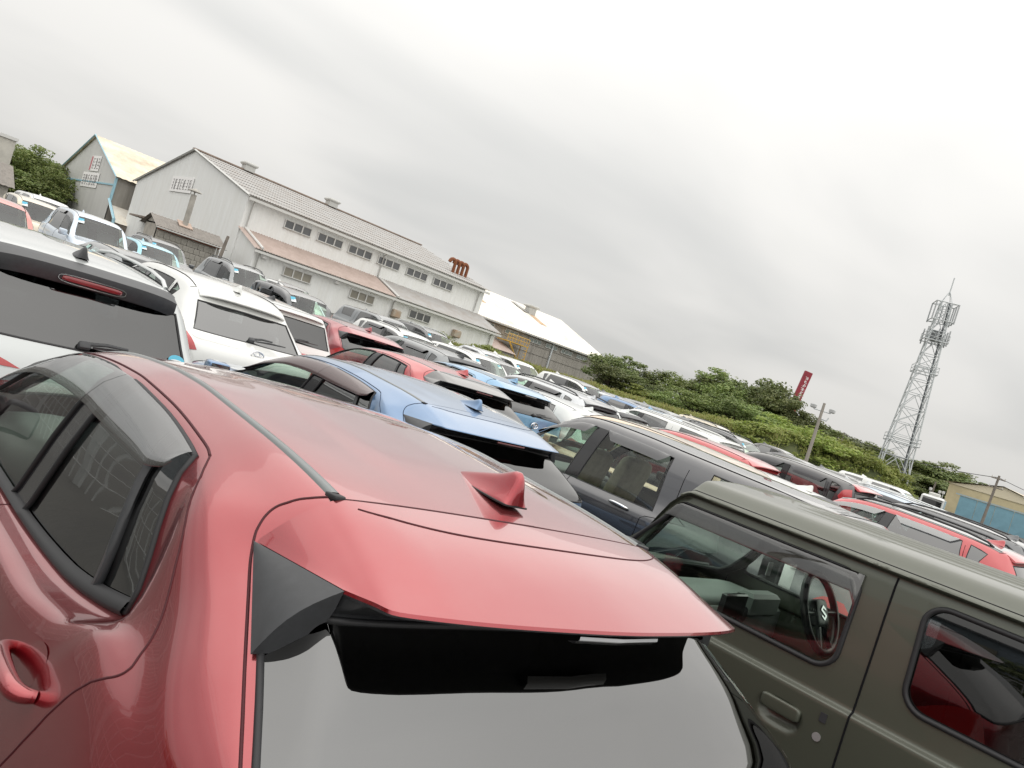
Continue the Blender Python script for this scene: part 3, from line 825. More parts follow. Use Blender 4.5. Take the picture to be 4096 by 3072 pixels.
def crossover_meshes():
    s = Surf(XO, 6, 6, bulge=.026)
    for a in range(s.A):                        # shallow raised centre panel pressed into the roof
        fi = a / 6
        e_ = min(1, max(0, (fi - 6.3) / .5)) * min(1, max(0, (11.6 - fi) / .8))
        for b in range(7*6, s.B):
            x = s.D[a, b, 0]; t = min(1, max(0, (.33 - x) / .06)); s.D[a, b, 2] += .007 * e_ * t*t*(3-2*t)
    s._flip = s.nrm(9, 9, -1).z < 0
    K = dict(s=s, p=dict(L=4.25, W=.885, h=1.595, B1=(1.97, 1.76), wt=(2.32, 1.52), cowl=(3.1, 1.05), gb=(.05, 1.17), gt=(.38, 1.39), rr=(.60, 1.565)))
    holes = [(7, 9, 4, 5), (10, 13, 4, 5), (9, 10, 4, 5), (3, 5, 6.167, 9), (5, 6, 6.833, 9), (12, 13, 7, 9)]
    K['body'] = body_mesh(s, holes, 'crossover_body')
    K['panes'] = []
    for (a, b) in ((7, 9), (10, 13)):
        for sd in (-1, 1):
            G = pane_grid(s, a, b, 4, 5, sd, -.008); M = MB(); M.grid(G, flip=sd < 0)
            K['panes'].append(('window', sd, a, M.mesh('window', 180), seal_mesh(pane_grid(s, a, b, 4, 5, sd, 0), .009, 'window_seal', 7)))
    for nm, a, b, c in (('rear_window', 3, 5, 6.167), ('windshield', 12, 13, 7)):
        G = pane_grid(s, a, b, c, 9, 0, -.002); M = MB(); M.grid(G)
        K[nm] = (M.mesh(nm, 180), seal_mesh(G, .007, 'window_seal', 6))
    M = MB(); M.grid(pane_grid(s, 5, 6, 6.833, 9, 0, 0.0)); K['gate_trim'] = M.mesh('tailgate_trim', 180)
    K['pillars'] = []
    for sd in (-1, 1):
        G = pane_grid(s, 9, 10, 4, 5, sd, -.002); M = MB(); M.grid(G, flip=sd < 0); K['pillars'].append(M.mesh('pillar_cover', 180))
    # fixed quarter bar in the rear door glass
    K['bars'] = []
    for sd in (-1, 1):
        M = MB(); M.tube([s.pt(7.62 - .12*t, 4.02 + .92*t, sd) for t in np.linspace(0, 1, 10)], .013, 6); K['bars'].append(M.mesh('window_bar', 60))
    # belt moulding under the side windows
    K['belt'] = []
    for sd in (-1, 1):
        M = MB()
        G = [[s.pt(fi, fj, sd) + s.nrm(fi, fj, sd) * o_ for fj, o_ in ((3.90, .001), (3.93, .012), (4.0, .017), (4.06, .012), (4.09, -.004))] for fi in np.linspace(6.98, 13, 60)]
        M.grid(G, flip=sd < 0); K['belt'].append(M.mesh('belt_moulding', 60))
    # rain visors: broad smoked bands along the top of the side glass
    K['visors'] = []
    for sd in (-1, 1):
        for (a, b, r0, r1) in ((7.04, 9.45, .16, .0), (9.47, 12.75, .0, .10)):
            G = []
            for fi in np.linspace(a, b, 34):
                t = (fi - a) / (b - a)
                e_ = 1.0
                if r0: e_ = min(e_, (t / r0) ** .5 if t < r0 else 1)
                if r1: e_ = min(e_, ((1-t) / r1) ** .6 if t > 1 - r1 else 1)
                row = []
                for (fj, o_) in ((5.04, .004), (5.0, .009), (4.93, .016), (4.85, .024), (4.77, .031), (4.715, .035), (4.71, .030)):
                    fjj = 5.04 - (5.04 - fj) * (.55 + .45 * e_)
                    row.append(s.pt(fi, fjj, sd) + s.nrm(fi, fjj, sd) * o_)
                G.append(row)
            M = MB(); M.grid(G, flip=sd < 0); K['visors'].append(M.mesh('rain_visor', 180))
    # roof spoiler
    Fp = [(0,.575,1.570),(.25,.585,1.566),(.45,.605,1.556),(.525,.62,1.547),(.560,.630,1.527),(.605,.645,1.482),(.644,.660,1.430)]
    Tp = [(0,.243,1.482),(.25,.255,1.480),(.45,.275,1.478),(.565,.310,1.472),(.578,.345,1.468),(.59,.378,1.463),(.602,.408,1.459)]
    def full(rows):
        rows = np.asarray(rows, float)
        L_ = rows[::-1].copy(); L_[:, 0] *= -1
        a = np.concatenate([L_[:-1], rows])
        t = np.linspace(0, len(a)-1, 61)
        return pchip(np.arange(len(a)), a, t)
    F_, T_ = full(Fp), full(Tp)
    rows = []
    for t in np.linspace(0, 1, 9):
        bul = .016 * math.sin(math.pi * t)
        rw = F_ * (1-t) + T_ * t
        w_ = np.clip((.56 - np.abs(rw[:, 0])) / .1, 0, 1)
        rw[:, 2] += bul * w_
        rows.append(rw)
    lip1 = T_ + np.array([0, -.003, -.006]); lip2 = T_ + np.array([0, .0, -.011])
    top = rows + [lip1]
    M = MB(); M.grid(top); K['spoiler'] = M.mesh('spoiler', smooth=28)
    gl = np.array([np.array(s.pt(5.05, 9 - 2.0 * min(1, abs(x) / .62), -1 if x < 0 else 1)) for x in lip2[:, 0] * 1.06])
    und = [lip1, lip2 + np.array([0, .003, -.001]), lip2 * .65 + gl * .35 + np.array([0, 0, .012]), lip2 * .3 + gl * .7 + np.array([0, 0, .008]), gl]
    M = MB(); M.grid(und); K['spoiler_under'] = M.mesh('spoiler_underside', smooth=50)
    # black wedge beside the rear glass
    K['wedge'] = []
    for sd in (-1, 1):
        A_ = Vector((.646, .660, 1.428)); B_ = Vector((.598, .402, 1.456)); C_ = Vector((.706, .435, 1.322)); D_ = Vector((.610, .41, 1.384))
        pts = [Vector((p.x * sd, p.y, p.z)) for p in (A_, B_, C_)]
        n_ = (pts[1] - pts[0]).cross(pts[2] - pts[0]).normalized()
        if n_.x * sd < 0: n_ = -n_
        G = []
        for a in np.linspace(0, 1, 8):
            row = []
            for b in np.linspace(0, 1, 8):
                q = pts[0] + (pts[1] - pts[0]) * a * (1 - b) + (pts[2] - pts[0]) * a * b
                row.append(q + n_ * (.020 * a * math.sin(math.pi * b) + .004))
            G.append(row)
        M = MB(); M.grid(G)
        dq = Vector((D_.x * sd, D_.y, D_.z))                    # thick trailing edge running down to the glass corner
        E1 = G[-1]; E2 = [q + (dq - q) * .30 + Vector((0, .0, -.012)) for q in E1]; E3 = [q + (dq - q) * .8 for q in E1]
        M.grid([E1, E2, E3])
        K['wedge'].append(M.mesh('quarter_garnish', smooth=65))
    # high stop lamp under the spoiler lip
    M = MB(); G = []
    for x in np.linspace(-.135, .135, 19):
        y_ = np.interp(abs(x), [0, .25], [.243, .255]); G.append([(x, y_ + .004, 1.464), (x, y_ + .003, 1.4575), (x, y_ + .016, 1.444), (x, y_ + .03, 1.442)])
    M.grid(G); K['stop'] = M.mesh('stop_lamp', 40)
    # seams
    M = MB()
    hat = [(6.0, 9), (6.0, 8.5), (6.0, 8), (6.0, 7.5), (6.0, 7.2), (6.0, 7), (6.03, 6.8), (6.03, 6.55), (5.98, 6.3), (5.8, 6.1), (5.4, 5.97), (5, 5.95), (4, 5.95), (3.4, 5.95), (3, 5.95), (2.6, 5.9)]
    for sd in (-1, 1):
        P_ = [tuple(q) for q in pchip(np.arange(len(hat)), np.array(hat, float), np.linspace(0, len(hat)-1, 110))]
        M.tube(s.line(P_, sd, -.0006), .0032, 5)
        sh = [(6.85, 5.42), (6.62, 5.15), (6.3, 4.9), (5.6, 4.68), (5.05, 4.4), (4.75, 4.1), (4.5, 3.75), (4.35, 3.4), (4.27, 3.0), (4.3, 2.6), (4.6, 2.1), (5.4, 1.5), (6.3, .9)]
        A_ = np.array(sh); tt = np.linspace(0, len(sh)-1, 70); A2 = pchip(np.arange(len(sh)), A_, tt)
        M.tube(s.line([tuple(q) for q in A2], sd, -.0006), .003, 5)
        M.tube(s.line([(9.55, t) for t in np.linspace(.6, 3.92, 30)], sd, -.0006), .003, 5)
        M.tube(s.line([(13.2, t) for t in np.linspace(.6, 3.9, 20)], sd, -.0006), .003, 5)
        # door frame line over the side windows
        fr_ = [(6.85, 5.42), (7.05, 5.47), (7.4, 5.44), (8, 5.42), (9, 5.42), (10, 5.42), (11, 5.42), (12, 5.4), (12.8, 5.4)]
        A_ = np.array(fr_); A2 = pchip(np.arange(len(fr_)), A_, np.linspace(0, len(fr_)-1, 60))
        M.tube(s.line([tuple(q) for q in A2], sd, .0), .0036, 5)
    K['seams'] = M.mesh('door_seams', 180)
    # thin groove where the spoiler meets the tailgate skin
    M = MB(); gp = []
    for x in np.linspace(-1, 1, 61):
        u_ = .505 * x; e_ = abs(x) ** 5
        t = .30 - .20 * e_
        fx = np.array([np.interp(u_, F_[:, 0], F_[:, k]) for k in range(3)]); tx = np.array([np.interp(u_, T_[:, 0], T_[:, k]) for k in range(3)])
        q = fx * (1-t) + tx * t; q[2] += .016 * math.sin(math.pi*t) * min(1, max(0, (.56-abs(u_))/.1)); gp.append(q)
    M.tube(gp, .0022, 4); K['groove'] = M.mesh('spoiler_groove', 180)
    # roof ditch mouldings with a rubber end cap
    K['ditch'] = []
    for sd in (-1, 1):
        M = MB()
        G = [[s.pt(fi, fj, sd) + Vector((0, 0, o_)) for fj, o_ in ((6.86, -.001), (6.89, .0045), (6.95, .006), (7.02, .005), (7.05, -.001))] for fi in np.linspace(6.06, 12, 50)]
        M.grid(G, flip=sd < 0); K['ditch'].append(M.mesh('roof_moulding', 60))
    K['ditchcap'] = []
    for sd in (-1, 1):
        M = MB(); c_ = s.pt(6.03, 6.96, sd); rounded_box(M, tuple(c_ + Vector((0, .0, .001))), (.028, .045, .012), .004, rot=Matrix.Rotation(R(-8), 3, 'X')); K['ditchcap'].append(M.mesh('moulding_cap', 60))
    K['tail'] = []
    for sd in (-1, 1):
        M = MB(); M.grid(s.patch(1.9, 2.97, 3.3, 6.3, sd, .008, 12, 14), flip=sd < 0); K['tail'].append(M.mesh('tail_lamp', 180))
    K['head'] = []
    for sd in (-1, 1):
        M = MB(); M.grid(s.patch(14.6, 15.5, 3.3, 6.4, sd, .006, 6, 8), flip=sd < 0); K['head'].append(M.mesh('headlamp', 180))
    M = MB()
    for sd in (-1, 1): M.grid(s.patch(15.4, 16.2, 5.5, 8.999, sd, .006, 5, 10), flip=sd < 0)
    K['grille'] = M.mesh('grille', 180)
    K['pocket'] = []
    for sd in (-1, 1):
        M = MB(); c_ = s.pt(5.95, 2.64, sd); n_ = s.nrm(5.95, 2.64, sd)
        u_ = (s.pt(6.2, 2.64, sd) - s.pt(5.7, 2.64, sd)).normalized(); v_ = n_.cross(u_)
        M.poly([c_ + n_ * .0015 + u_ * (.075 * math.cos(t)) + v_ * (.045 * math.sin(t)) for t in np.linspace(0, 2*math.pi, 20, endpoint=False)]); K['pocket'].append(M.mesh('handle_pocket', 30))
    M = MB(); w_ = .74
    M.box((0, 1.75, .42), (2*w_, 2.4, .10)); M.box((0, .75, .66), (2*w_-.1, .7, .40)); rounded_box(M, (0, 2.75, .88), (2*w_-.1, .50, .28), .05)
    K['dash'] = M.mesh('dashboard', 60)
    M = MB(); rounded_box(M, (0, 1.15, .62), (2*w_ - .2, .5, .25), .05); rounded_box(M, (0, .88, .86), (2*w_ - .2, .16, .50), .05)
    for x in (-.32, .32): rounded_box(M, (x, .84, 1.13), (.26, .10, .15), .04)
    K['bench'] = M.mesh('rear_bench', 60)
    return K

KX = {}
def make_crossover(name, X, Y, paint_, label, yaw=0, sx=None, sy=None, z=None, hs_=1.0, visor=VISORG, spoilmat=None, garnish=BLACKPL, emblem=False, wiper=False, group=None, visors=True, stop=None, mirror=None, seammat=None, rglass=None):
    """Y is the rear bumper"""
    if not KX: KX.update(crossover_meshes())
    K = KX; s = K['s']
    root = empty(name); tag(root, label, 'car', group)
    car_frame(root, X, Y, yaw, False, sx, sy, z, hs_)
    mobj('body', K['body'], paint_, root)
    for nm, sd, a, me, sl in K['panes']:
        o = mobj(nm, me, GLASS if a >= 10 else PRIV, root); mobj('window_seal', sl, RUBBER, o)
        if a < 10: mobj('window_bar', K['bars'][0 if sd < 0 else 1], BLACKPL, o)
    for nm, g_ in (('rear_window', rglass or REARG), ('windshield', WSCREEN)):
        o = mobj(nm, K[nm][0], g_, root); mobj('window_seal', K[nm][1], RUBBER, o)
    for me in K['pillars']: mobj('pillar_cover', me, GLOSSBLK, root)
    for me in K['belt']: mobj('belt_moulding', me, RUBBER, root)
    if visors:
        for me in K['visors']: mobj('rain_visor', me, visor, root)
    sp = mobj('spoiler', K['spoiler'], spoilmat or paint_, root)
    mobj('spoiler_underside', K['spoiler_under'], BLACKPL, sp); mobj('spoiler_groove', K['groove'], seammat or SEAM, sp)
    mobj('stop_lamp', K['stop'], stop or CLEARLENS, sp)
    mobj('tailgate_trim', K['gate_trim'], BLACKPL, root)
    for me in K['wedge']: mobj('quarter_garnish', me, garnish, root)
    mobj('door_seams', K['seams'], seammat or SEAM, root)
    for k, me in enumerate(K['ditch']):
        o = mobj('roof_moulding', me, pmat('grey moulding', (.10, .115, .115), .28, coat=.7), root); mobj('moulding_cap', K['ditchcap'][k], RUBBER, o)
    for me in K['tail']: mobj('tail_lamp', me, REDLENS, root)
    for me in K['head']: mobj('headlamp', me, CLEARLENS, root)
    mobj('grille', K['grille'], BLACKPL, root)
    for sd in (-1, 1):
        o = mobj('side_mirror', MIRR[sd], [mirror or paint_, MIRGLASS], root); o.location = s.pt(12.7, 4.05, sd)
    for k, sd in enumerate((-1, 1)):
        for fi in (5.95, 9.9):
            o = mobj('door_handle', HANDLE, paint_, root); o.location = s.pt(fi, 2.60, sd); o.scale = (-sd*1.25, 1.2, 1.25)
            o.rotation_euler = (R(-7), 0, R(3) * sd)
        mobj('handle_pocket', K['pocket'][k], paint_, root)
    o = mobj('antenna_fin', FIN, paint_, root); o.location = Vector((0, .775, s.pt(6.45, 8.999).z + .0)); o.rotation_euler = (R(-1.5), 0, 0)
    mobj('fin_gasket', fin_gasket(), RUBBER, o)
    mobj('dashboard', K['dash'], DASH, root); mobj('rear_bench', K['bench'], SEATD, root)
    for x in (-.35, .35):
        o = mobj('seat', SEAT, SEATD, root); o.location = (x, 2.1, .48); o.scale = (1, 1, .92)
    o = mobj('steering_wheel', STEER, DASH, root); o.location = (.35, 2.42, .93); o.rotation_euler = (R(-25), 0, 0)
    add_wheels(root, .885, 4.25)
    if wiper:
        o = mobj('rear_wiper', WIPER, BLACKPL, root); o.location = (-.05, .02, 1.19); o.rotation_euler = (R(-55), R(-4), 0)
    if emblem:
        o = mobj('emblem', EMBLEM, CHROME, root); o.location = (0, -.02, 1.04); o.rotation_euler = (R(-8), 0, 0)
    return root

GASK = []
def fin_gasket():
    if not GASK:
        M = MB(); pr = [(.115, .012), (.085, .026), (.03, .033), (-.03, .035), (-.065, .034), (-.085, .032)]
        pr = [(.150, .005), (.14, .015), (.118, .025), (.08, .035), (.03, .041), (-.02, .044), (-.075, .043), (-.105, .038)]
        loop = [(x, y, .001) for y, x in pr] + [(-x, y, .001) for y, x in pr[::-1]]
        M.tube(loop, .003, 5, closed=True); GASK.append(M.mesh('fin_gasket', 60))
    return GASK[0]

# ------------------------------------------------------------------ small boxy off-roader beside the red car
def make_offroader():
    P0 = paint('dark olive green', (.080, .088, .066), .25, .42, .08, 1.45)
    P0.node_tree.nodes['Principled BSDF'].inputs['Coat Weight'].default_value = .45
    JD = pmat('grey cabin plastic', (.16, .175, .165), .5)
    JG = glassmat('off-roader rear glass', (.06, .065, .075), 1.9)
    root = empty('off_road_car'); tag(root, 'dark olive green boxy off-road car with smoked door visor, right beside the red car', 'car')
    car_frame(root, 3.9, -.30, 0, False, .012, .0, -.072)
    ln = [(.63,.40),(.70,.60),(.718,1.0),(.720,1.106),(.695,1.124),(.692,1.225),(.672,1.622),(.662,1.665),(.686,1.684),(.664,1.702),(.585,1.757),(.30,1.778),(0,1.783)]
    def st(v, vt=None, k=1.0, zt=0.0):
        vt = v if vt is None else vt
        r_ = []
        for j, (u, w) in enumerate(ln):
            t = min(1, max(0, (w - 1.225) / .44))
            r_.append((u * k, v + (vt - v) * t, w + (zt if w > 1.6 else 0)))
        return r_
    def flat(v, z0, z1, k, dv=0.0):
        n_ = len(ln); r_ = []
        for j, (u, w) in enumerate(ln):
            f_ = j / (n_ - 1)
            uu = u * k if j < 10 else u * k
            r_.append((uu, v - dv * f_, z0 + (z1 - z0) * min(1, f_ * 1.25)))
        return r_
    P = [flat(-.24, .38, .45, .96), flat(-.25, .40, 1.08, .985, .01), st(-.22, -.20, .99), st(-.14, -.12), st(.30, .31), st(1.085, 1.105), st(1.16, 1.17), st(1.29, 1.29), st(1.345, 1.345), st(1.75, 1.72), st(2.12, 2.0)]
    s9 = st(2.42, 2.17); P.append(s9)
    cw = []
    for j, (u, w) in enumerate(ln):
        if j <= 5: cw.append((u, 2.55, min(w, 1.185)))
        else: cw.append(([.675, .655, .65, .63, .56, .29, 0][j-6], [2.50, 2.52, 2.53, 2.54, 2.56, 2.60, 2.61][j-6], [1.215, 1.20, 1.20, 1.20, 1.20, 1.205, 1.207][j-6]))
    tw = [(u, v_, z_) for (u, w), v_, z_ in zip(ln, [2.5]*6 + [2.24, 2.23, 2.225, 2.215, 2.20, 2.185, 2.18], [w if j < 6 else [1.60, 1.64, 1.655, 1.67, 1.715, 1.735, 1.74][j-6] for j, (u, w) in enumerate(ln)])]
    P.append(tw); P.append(cw)
    P.append([(u * .99 if j < 6 else u, 2.92, min(w, [0]*0 or [.40,.60,1.0,1.05,1.08,1.10,1.12,1.125,1.13,1.13,1.14,1.15,1.15][j])) for j, (u, w) in enumerate(cw and ln)])
    P.append([(u * .96, 3.20, [.40,.55,.85,.92,.97,1.0,1.02,1.03,1.035,1.04,1.05,1.06,1.06][j]) for j, (u, w) in enumerate(ln)])
    P.append([(u * .93, 3.24, [.40,.42,.44,.45,.46,.47,.475,.48,.48,.485,.49,.495,.50][j]) for j, (u, w) in enumerate(ln)])
    s = Surf(P, 6, 5, bulge=0)
    s._flip = s.nrm(8, 12, -1).z < 0
    # stations: 4-5 rear quarter glass, 8-11 door glass, 12-13 windscreen
    holes = [(4, 5, 5, 6), (8, 11.5, 5, 6), (12, 13, 10, 12), (1.5, 2, 9.4, 12), (8.0, 8.667, 1.6, 2.6)]
    mobj('body', body_mesh(s, holes, 'offroader_body'), P0, root)
    for sd in (-1, 1):
        for (a, b, g_) in ((4, 5, JG), (8, 11.5, GLASS)):
            G = pane_grid(s, a, b, 5, 6, sd, -.012); M = MB(); M.grid(G, flip=sd < 0)
            o = mobj('window', M.mesh('window', 180), g_, root)
            loop = []
            for (ca, cb, da, db) in ((a, 5, 1, 1), (b, 5, -1, 1), (b, 6, -1, -1), (a, 6, 1, -1)):
                la = (s.pt(ca + da*.2, 5.5, sd) - s.pt(ca, 5.5, sd)).length / .2; lb = (s.pt(ca, 5.3, sd) - s.pt(ca, 5.1, sd)).length / .2
                r_ = .085 if not (b > 11 and ca == b) else .03
                ra, rb = r_/la, r_/lb
                arc = [(ca + da*ra*(1 - math.sin(t)), cb + db*rb*(1 - math.cos(t))) for t in np.linspace(0, math.pi/2, 8)]
                n_ = s.nrm(ca + da*.15, cb + db*.15, sd)
                c0 = s.pt(ca, cb, sd) + n_ * .001
                M = MB(); q_ = [s.pt(*p, sd) + n_ * .001 for p in arc]
                for q in range(7): M.tri(c0, q_[q], q_[q+1])
                M.build('window_corner', P0, root)
                if (da > 0) == (db > 0): arc = arc[::-1]
                loop += arc
            pts = []
            for q in range(len(loop)):
                p, p2 = loop[q], loop[(q+1) % len(loop)]
                n = max(1, int((s.pt(*p2, sd) - s.pt(*p, sd)).length / .05))
                for t in range(n): pts.append((p[0] + (p2[0]-p[0])*t/n, p[1] + (p2[1]-p[1])*t/n))
            M = MB(); M.tube([s.pt(*p, sd) + s.nrm(p[0], min(max(p[1], 5.1), 5.9), sd) * .000 for p in pts], .011, 8, closed=True)
            mobj('window_seal', M.mesh('window_seal', 180), RUBBER, o)
    for nm, a, b, c, d, g_ in (('windshield', 12, 13, 10, 12, WSCREEN), ('rear_window', 1.5, 2, 9.4, 12, REARG)):
        G = pane_grid(s, a, b, c, d, 0, -.004); M = MB(); M.grid(G)
        o = mobj(nm, M.mesh(nm, 180), g_, root); mobj('window_seal', seal_mesh(G, .012, 'window_seal'), RUBBER, o)
    # smoked visor above the door glass, turned down at its rear end and along the pillar
    for sd in (-1, 1):
        G = []
        for fi in np.linspace(7.92, 11.75, 50):
            t = (fi - 7.92) / 3.83
            dn = .80
            if t < .035: dn = .52 + (.80-.52) * (t / .035)
            e0 = 6.12
            row = []
            for q, o_ in ((0, .003), (.12, .012), (.45, .018), (.85, .022), (1.0, .022), (1.02, .017)):
                fj = e0 - (e0 - (5.0 + dn)) * q if t >= .035 else 6.12 - (6.12 - (5.0 + dn)) * q
                row.append(s.pt(fi, fj, sd) + s.nrm(fi, fj, sd) * o_)
            G.append(row)
        M = MB(); M.grid(G, flip=sd < 0); mobj('rain_visor', M.mesh('rain_visor', 60), glassmat('smoked door visor', (.16, .14, .145), 2.0), root)
        M = MB()
        M.tube([s.pt(fi, 7.95, sd) for fi in np.linspace(2.2, 12, 60)], .009, 6)
        mobj('drip_rail', M.mesh('drip_rail', 60), P0, root)
        M = MB(); M.tube([s.pt(fi, 8.95, sd) + Vector((0, 0, -.004)) for fi in np.linspace(2.2, 12, 60)], .005, 5); mobj('roof_seam', M.mesh('roof_seam', 180), SEAM, root)
        M = MB()
        M.tube(s.line([(6.5, t) for t in np.linspace(.5, 7.0, 40)], sd, 0), .0045, 5)
        mobj('door_seam', M.mesh('door_seam', 180), SEAM, root)
        M = MB(); M.tube(s.line([(13.05, t) for t in np.linspace(.5, 4.6, 20)], sd, 0), .004, 5)
        mobj('door_seam', M.mesh('door_seam', 180), SEAM, root)
        # flap handle in a pressed pocket
        X0 = sd * .716
        G = []; c_v, c_w = 1.478, .982
        for fi in np.linspace(8.0, 8.667, 33):
            row = []
            for fj in np.linspace(1.6, 2.6, 29):
                p = s.pt(fi, fj, sd); rr_ = (abs((p.y - c_v) / .094) ** 2.6 + abs((p.z - c_w) / .058) ** 2.6) ** (1/2.6)
                dpt = .034 * max(0, 1 - rr_ ** 3.0) if rr_ < 1 else 0
                row.append(p - s.nrm(fi, fj, sd) * dpt)
            G.append(row)
        M = MB(); M.grid(G, flip=sd < 0); mobj('handle_pocket', M.mesh('handle_pocket', 60), P0, root)
        M = MB(); rounded_box(M, (X0 + sd*.006, 1.478, 1.010), (.026, .172, .056), .02); mobj('door_handle', M.mesh('door_handle', 60), P0, root)
        M = MB(); M.tube([(X0 - sd*.005, 1.315, .975), (X0 + sd*.005, 1.315, .975)], .017, 16); mobj('key_lock', M.mesh('key_lock', 40), pmat('brushed steel', (.42, .42, .42), .5, .6), root)
        M = MB(); M.box((X0 + sd*.003, 1.312, 1.055), (.008, .026, .036)); mobj('lock_sensor', M.mesh('lock_sensor'), BLACKPL, root)
        o = mobj('side_mirror', MIRR[sd], [BLACKPL, MIRGLASS], root); o.location = (sd*.70, 2.36, 1.20); o.scale = (1.15, 1.2, 1.5)
    me = None
    for x in np.linspace(-.42, .42, 7):                     # pressed ribs along the roof
        z_ = np.interp(abs(x), [0, .30, .585], [1.783, 1.778, 1.757]) + .001
        M = MB(); G = []
        for y in np.linspace(-.02, 1.85, 20):
            e_ = min(1, (y + .02) / .12, (1.85 - y) / .12)
            G.append([(x - .022, y, z_ - .003), (x - .012, y, z_ + .006*e_), (x + .012, y, z_ + .006*e_), (x + .022, y, z_ - .003)])
        M.grid(G); mobj('roof_rib', M.mesh('roof_rib', 60), P0, root)
    # cabin
    M = MB(); M.box((0, 1.1, .52), (1.3, 2.6, .10)); M.box((0, .2, .72), (1.25, .8, .4))
    mobj('cabin_floor', M.mesh('cabin_floor'), JD, root)
    dsh = MB(); rounded_box(dsh, (0, 2.34, 1.06), (1.30, .34, .22), .04); dsh.box((0, 2.20, 1.02), (1.25, .12, .22), bev=.02)
    dash = mobj('dashboard', dsh.mesh('dashboard', 50), JD, root)
    M = MB(); M.box((-.02, 2.13, 1.15), (.24, .03, .13), bev=.008); mobj('display_screen', M.mesh('display_screen', 40), GLOSSBLK, dash)
    M = MB(); M.box((.33, 2.16, 1.15), (.34, .10, .13), bev=.02); mobj('instrument_hood', M.mesh('instrument_hood', 40), JD, dash)
    for x in (-.56, .12):
        M = MB(); M.tube([(x, 2.12, 1.10), (x, 2.17, 1.10)], .045, 16); mobj('air_vent', M.mesh('air_vent', 40), BLACKPL, dash)
    for x in (-.33, .33):
        o = mobj('seat', SEAT, SEATD, root); o.location = (x, 1.15, .60); o.scale = (.95, .9, .78)
    sw = mobj('steering_wheel', STEER, pmat('steering leather', (.03, .03, .032), .35), root); sw.location = (.33, 1.82, 1.25); sw.rotation_euler = (R(-25), 0, 0); sw.scale = (1.1, 1.1, 1.1)
    M = MB(); M.tube([(.197*math.cos(2*math.pi*k/32), -.004, .197*math.sin(2*math.pi*k/32)) for k in range(32)], .003, 5, closed=True)
    mobj('wheel_trim', M.mesh('wheel_trim', 60), CHROME, sw)
    # chrome emblem on the wheel hub: an angular S
    Sp = [(-.020,.030),(.022,.004),(.022,-.004),(.006,-.014),(.022,-.024),(-.004,-.040)]
    S_ = [(0,.038),(.030,.018),(.030,.010),(.014,.016),(.0,.024),(-.012,.016),(.030,-.012),(.030,-.018),(0,-.038),(-.030,-.018),(-.030,-.010),(-.014,-.016),(0,-.024),(.012,-.016),(-.030,.012),(-.030,.018)]
    M = MB(); S_ = [(x*.95, z*.95) for x, z in S_]
    M.poly([(x, -.019, z) for x, z in S_]); M.poly([(x, -.015, z) for x, z in S_][::-1])
    for q in range(len(S_)):
        a, b = S_[q], S_[(q+1) % len(S_)]; M.quad((a[0], -.019, a[1]), (b[0], -.019, b[1]), (b[0], -.015, b[1]), (a[0], -.015, a[1]))
    mobj('emblem', M.mesh('emblem'), CHROME, sw)
    M = MB(); rounded_box(M, (0, 0, 0), (.22, .03, .065), .02); M.tube([(0, 0, .02), (0, .05, .09)], .008, 5)
    o = mobj('rear_view_mirror', M.mesh('rear_view_mirror', 60), BLACKPL, root); o.location = (0, 2.05, 1.52)
    M = MB(); M.tube([(-.30, 2.52, 1.235), (.0, 2.46, 1.262), (.28, 2.49, 1.245)], .009, 5); M.tube([(-.05, 2.58, 1.225), (.05, 2.47, 1.26)], .008, 5)
    mobj('wiper', M.mesh('wiper', 60), BLACKPL, root)
    # yellowish tag hanging from the mirror
    M = MB(); M.box((0, 0, 0), (.05, .004, .07)); o = mobj('paper_tag', M.mesh('paper_tag'), STICKW, root); o.location = (.02, 2.02, 1.40)
    add_wheels(root, .72, 3.2, (.35, 2.65))
    return root

def sgnpow(v, p): return math.copysign(abs(v) ** p, v)
# ------------------------------------------------------------------ ground
ASPH = pmat('worn asphalt', (.085, .083, .078), .9, noise=(.35, .45, (.13, .125, .11)), bump=(40, .3))
def build_ground():
    xs = [-400, -200, -100, -60, -40] + list(range(-20, 65, 5)) + [80, 110, 160, 220, 320, 480, 800]
    ys = [-400, -200, -100, -50, -30] + list(range(-15, 65, 5)) + [80, 110, 160, 220, 320, 480, 800]
    G = [[(x, y, ground_z(x, y)) for y in ys] for x in xs]
    M = MB(); M.grid(G, flip=False)
    o = M.build('ground', ASPH, smooth=180); tag(o, kind='structure')
    return o
build_ground()

# ------------------------------------------------------------------ wall and roof materials
def stripes(name, c1, c2, scale, axis='X', rough=.6, dirt=None, streak=False):
    """painted sheet metal with dirt: colour only; the corrugation itself is geometry"""
    if name in MATS: return MATS[name]
    mt = pmat(name, c1, rough)
    t = mt.node_tree; b = t.nodes['Principled BSDF']
    tcn = t.nodes.new('ShaderNodeTexCoord'); mpn = t.nodes.new('ShaderNodeMapping')
    t.links.new(tcn.outputs['Object'], mpn.inputs[0])
    mpn.inputs['Scale'].default_value = (1, 1, .12) if streak else (1, 1, 1)
    nz = t.nodes.new('ShaderNodeTexNoise'); nz.inputs['Scale'].default_value = scale; nz.inputs['Detail'].default_value = 7; nz.inputs['Roughness'].default_value = .68
    t.links.new(mpn.outputs[0], nz.inputs['Vector'])
    rp_ = t.nodes.new('ShaderNodeValToRGB'); e_ = rp_.color_ramp.elements
    e_[0].position = .40; e_[0].color = (*c1, 1); e_[1].position = .72; e_[1].color = (*c2, 1)
    t.links.new(nz.outputs['Fac'], rp_.inputs['Fac']); t.links.new(rp_.outputs[0], b.inputs['Base Color'])
    MATS[name] = mt
    return mt
WALLW = stripes('white sheet wall', (.80, .81, .80), (.735, .735, .71), 1.6, streak=True)
WALLG = stripes('grey rendered wall', (.60, .60, .58), (.53, .53, .51), .8, streak=True)
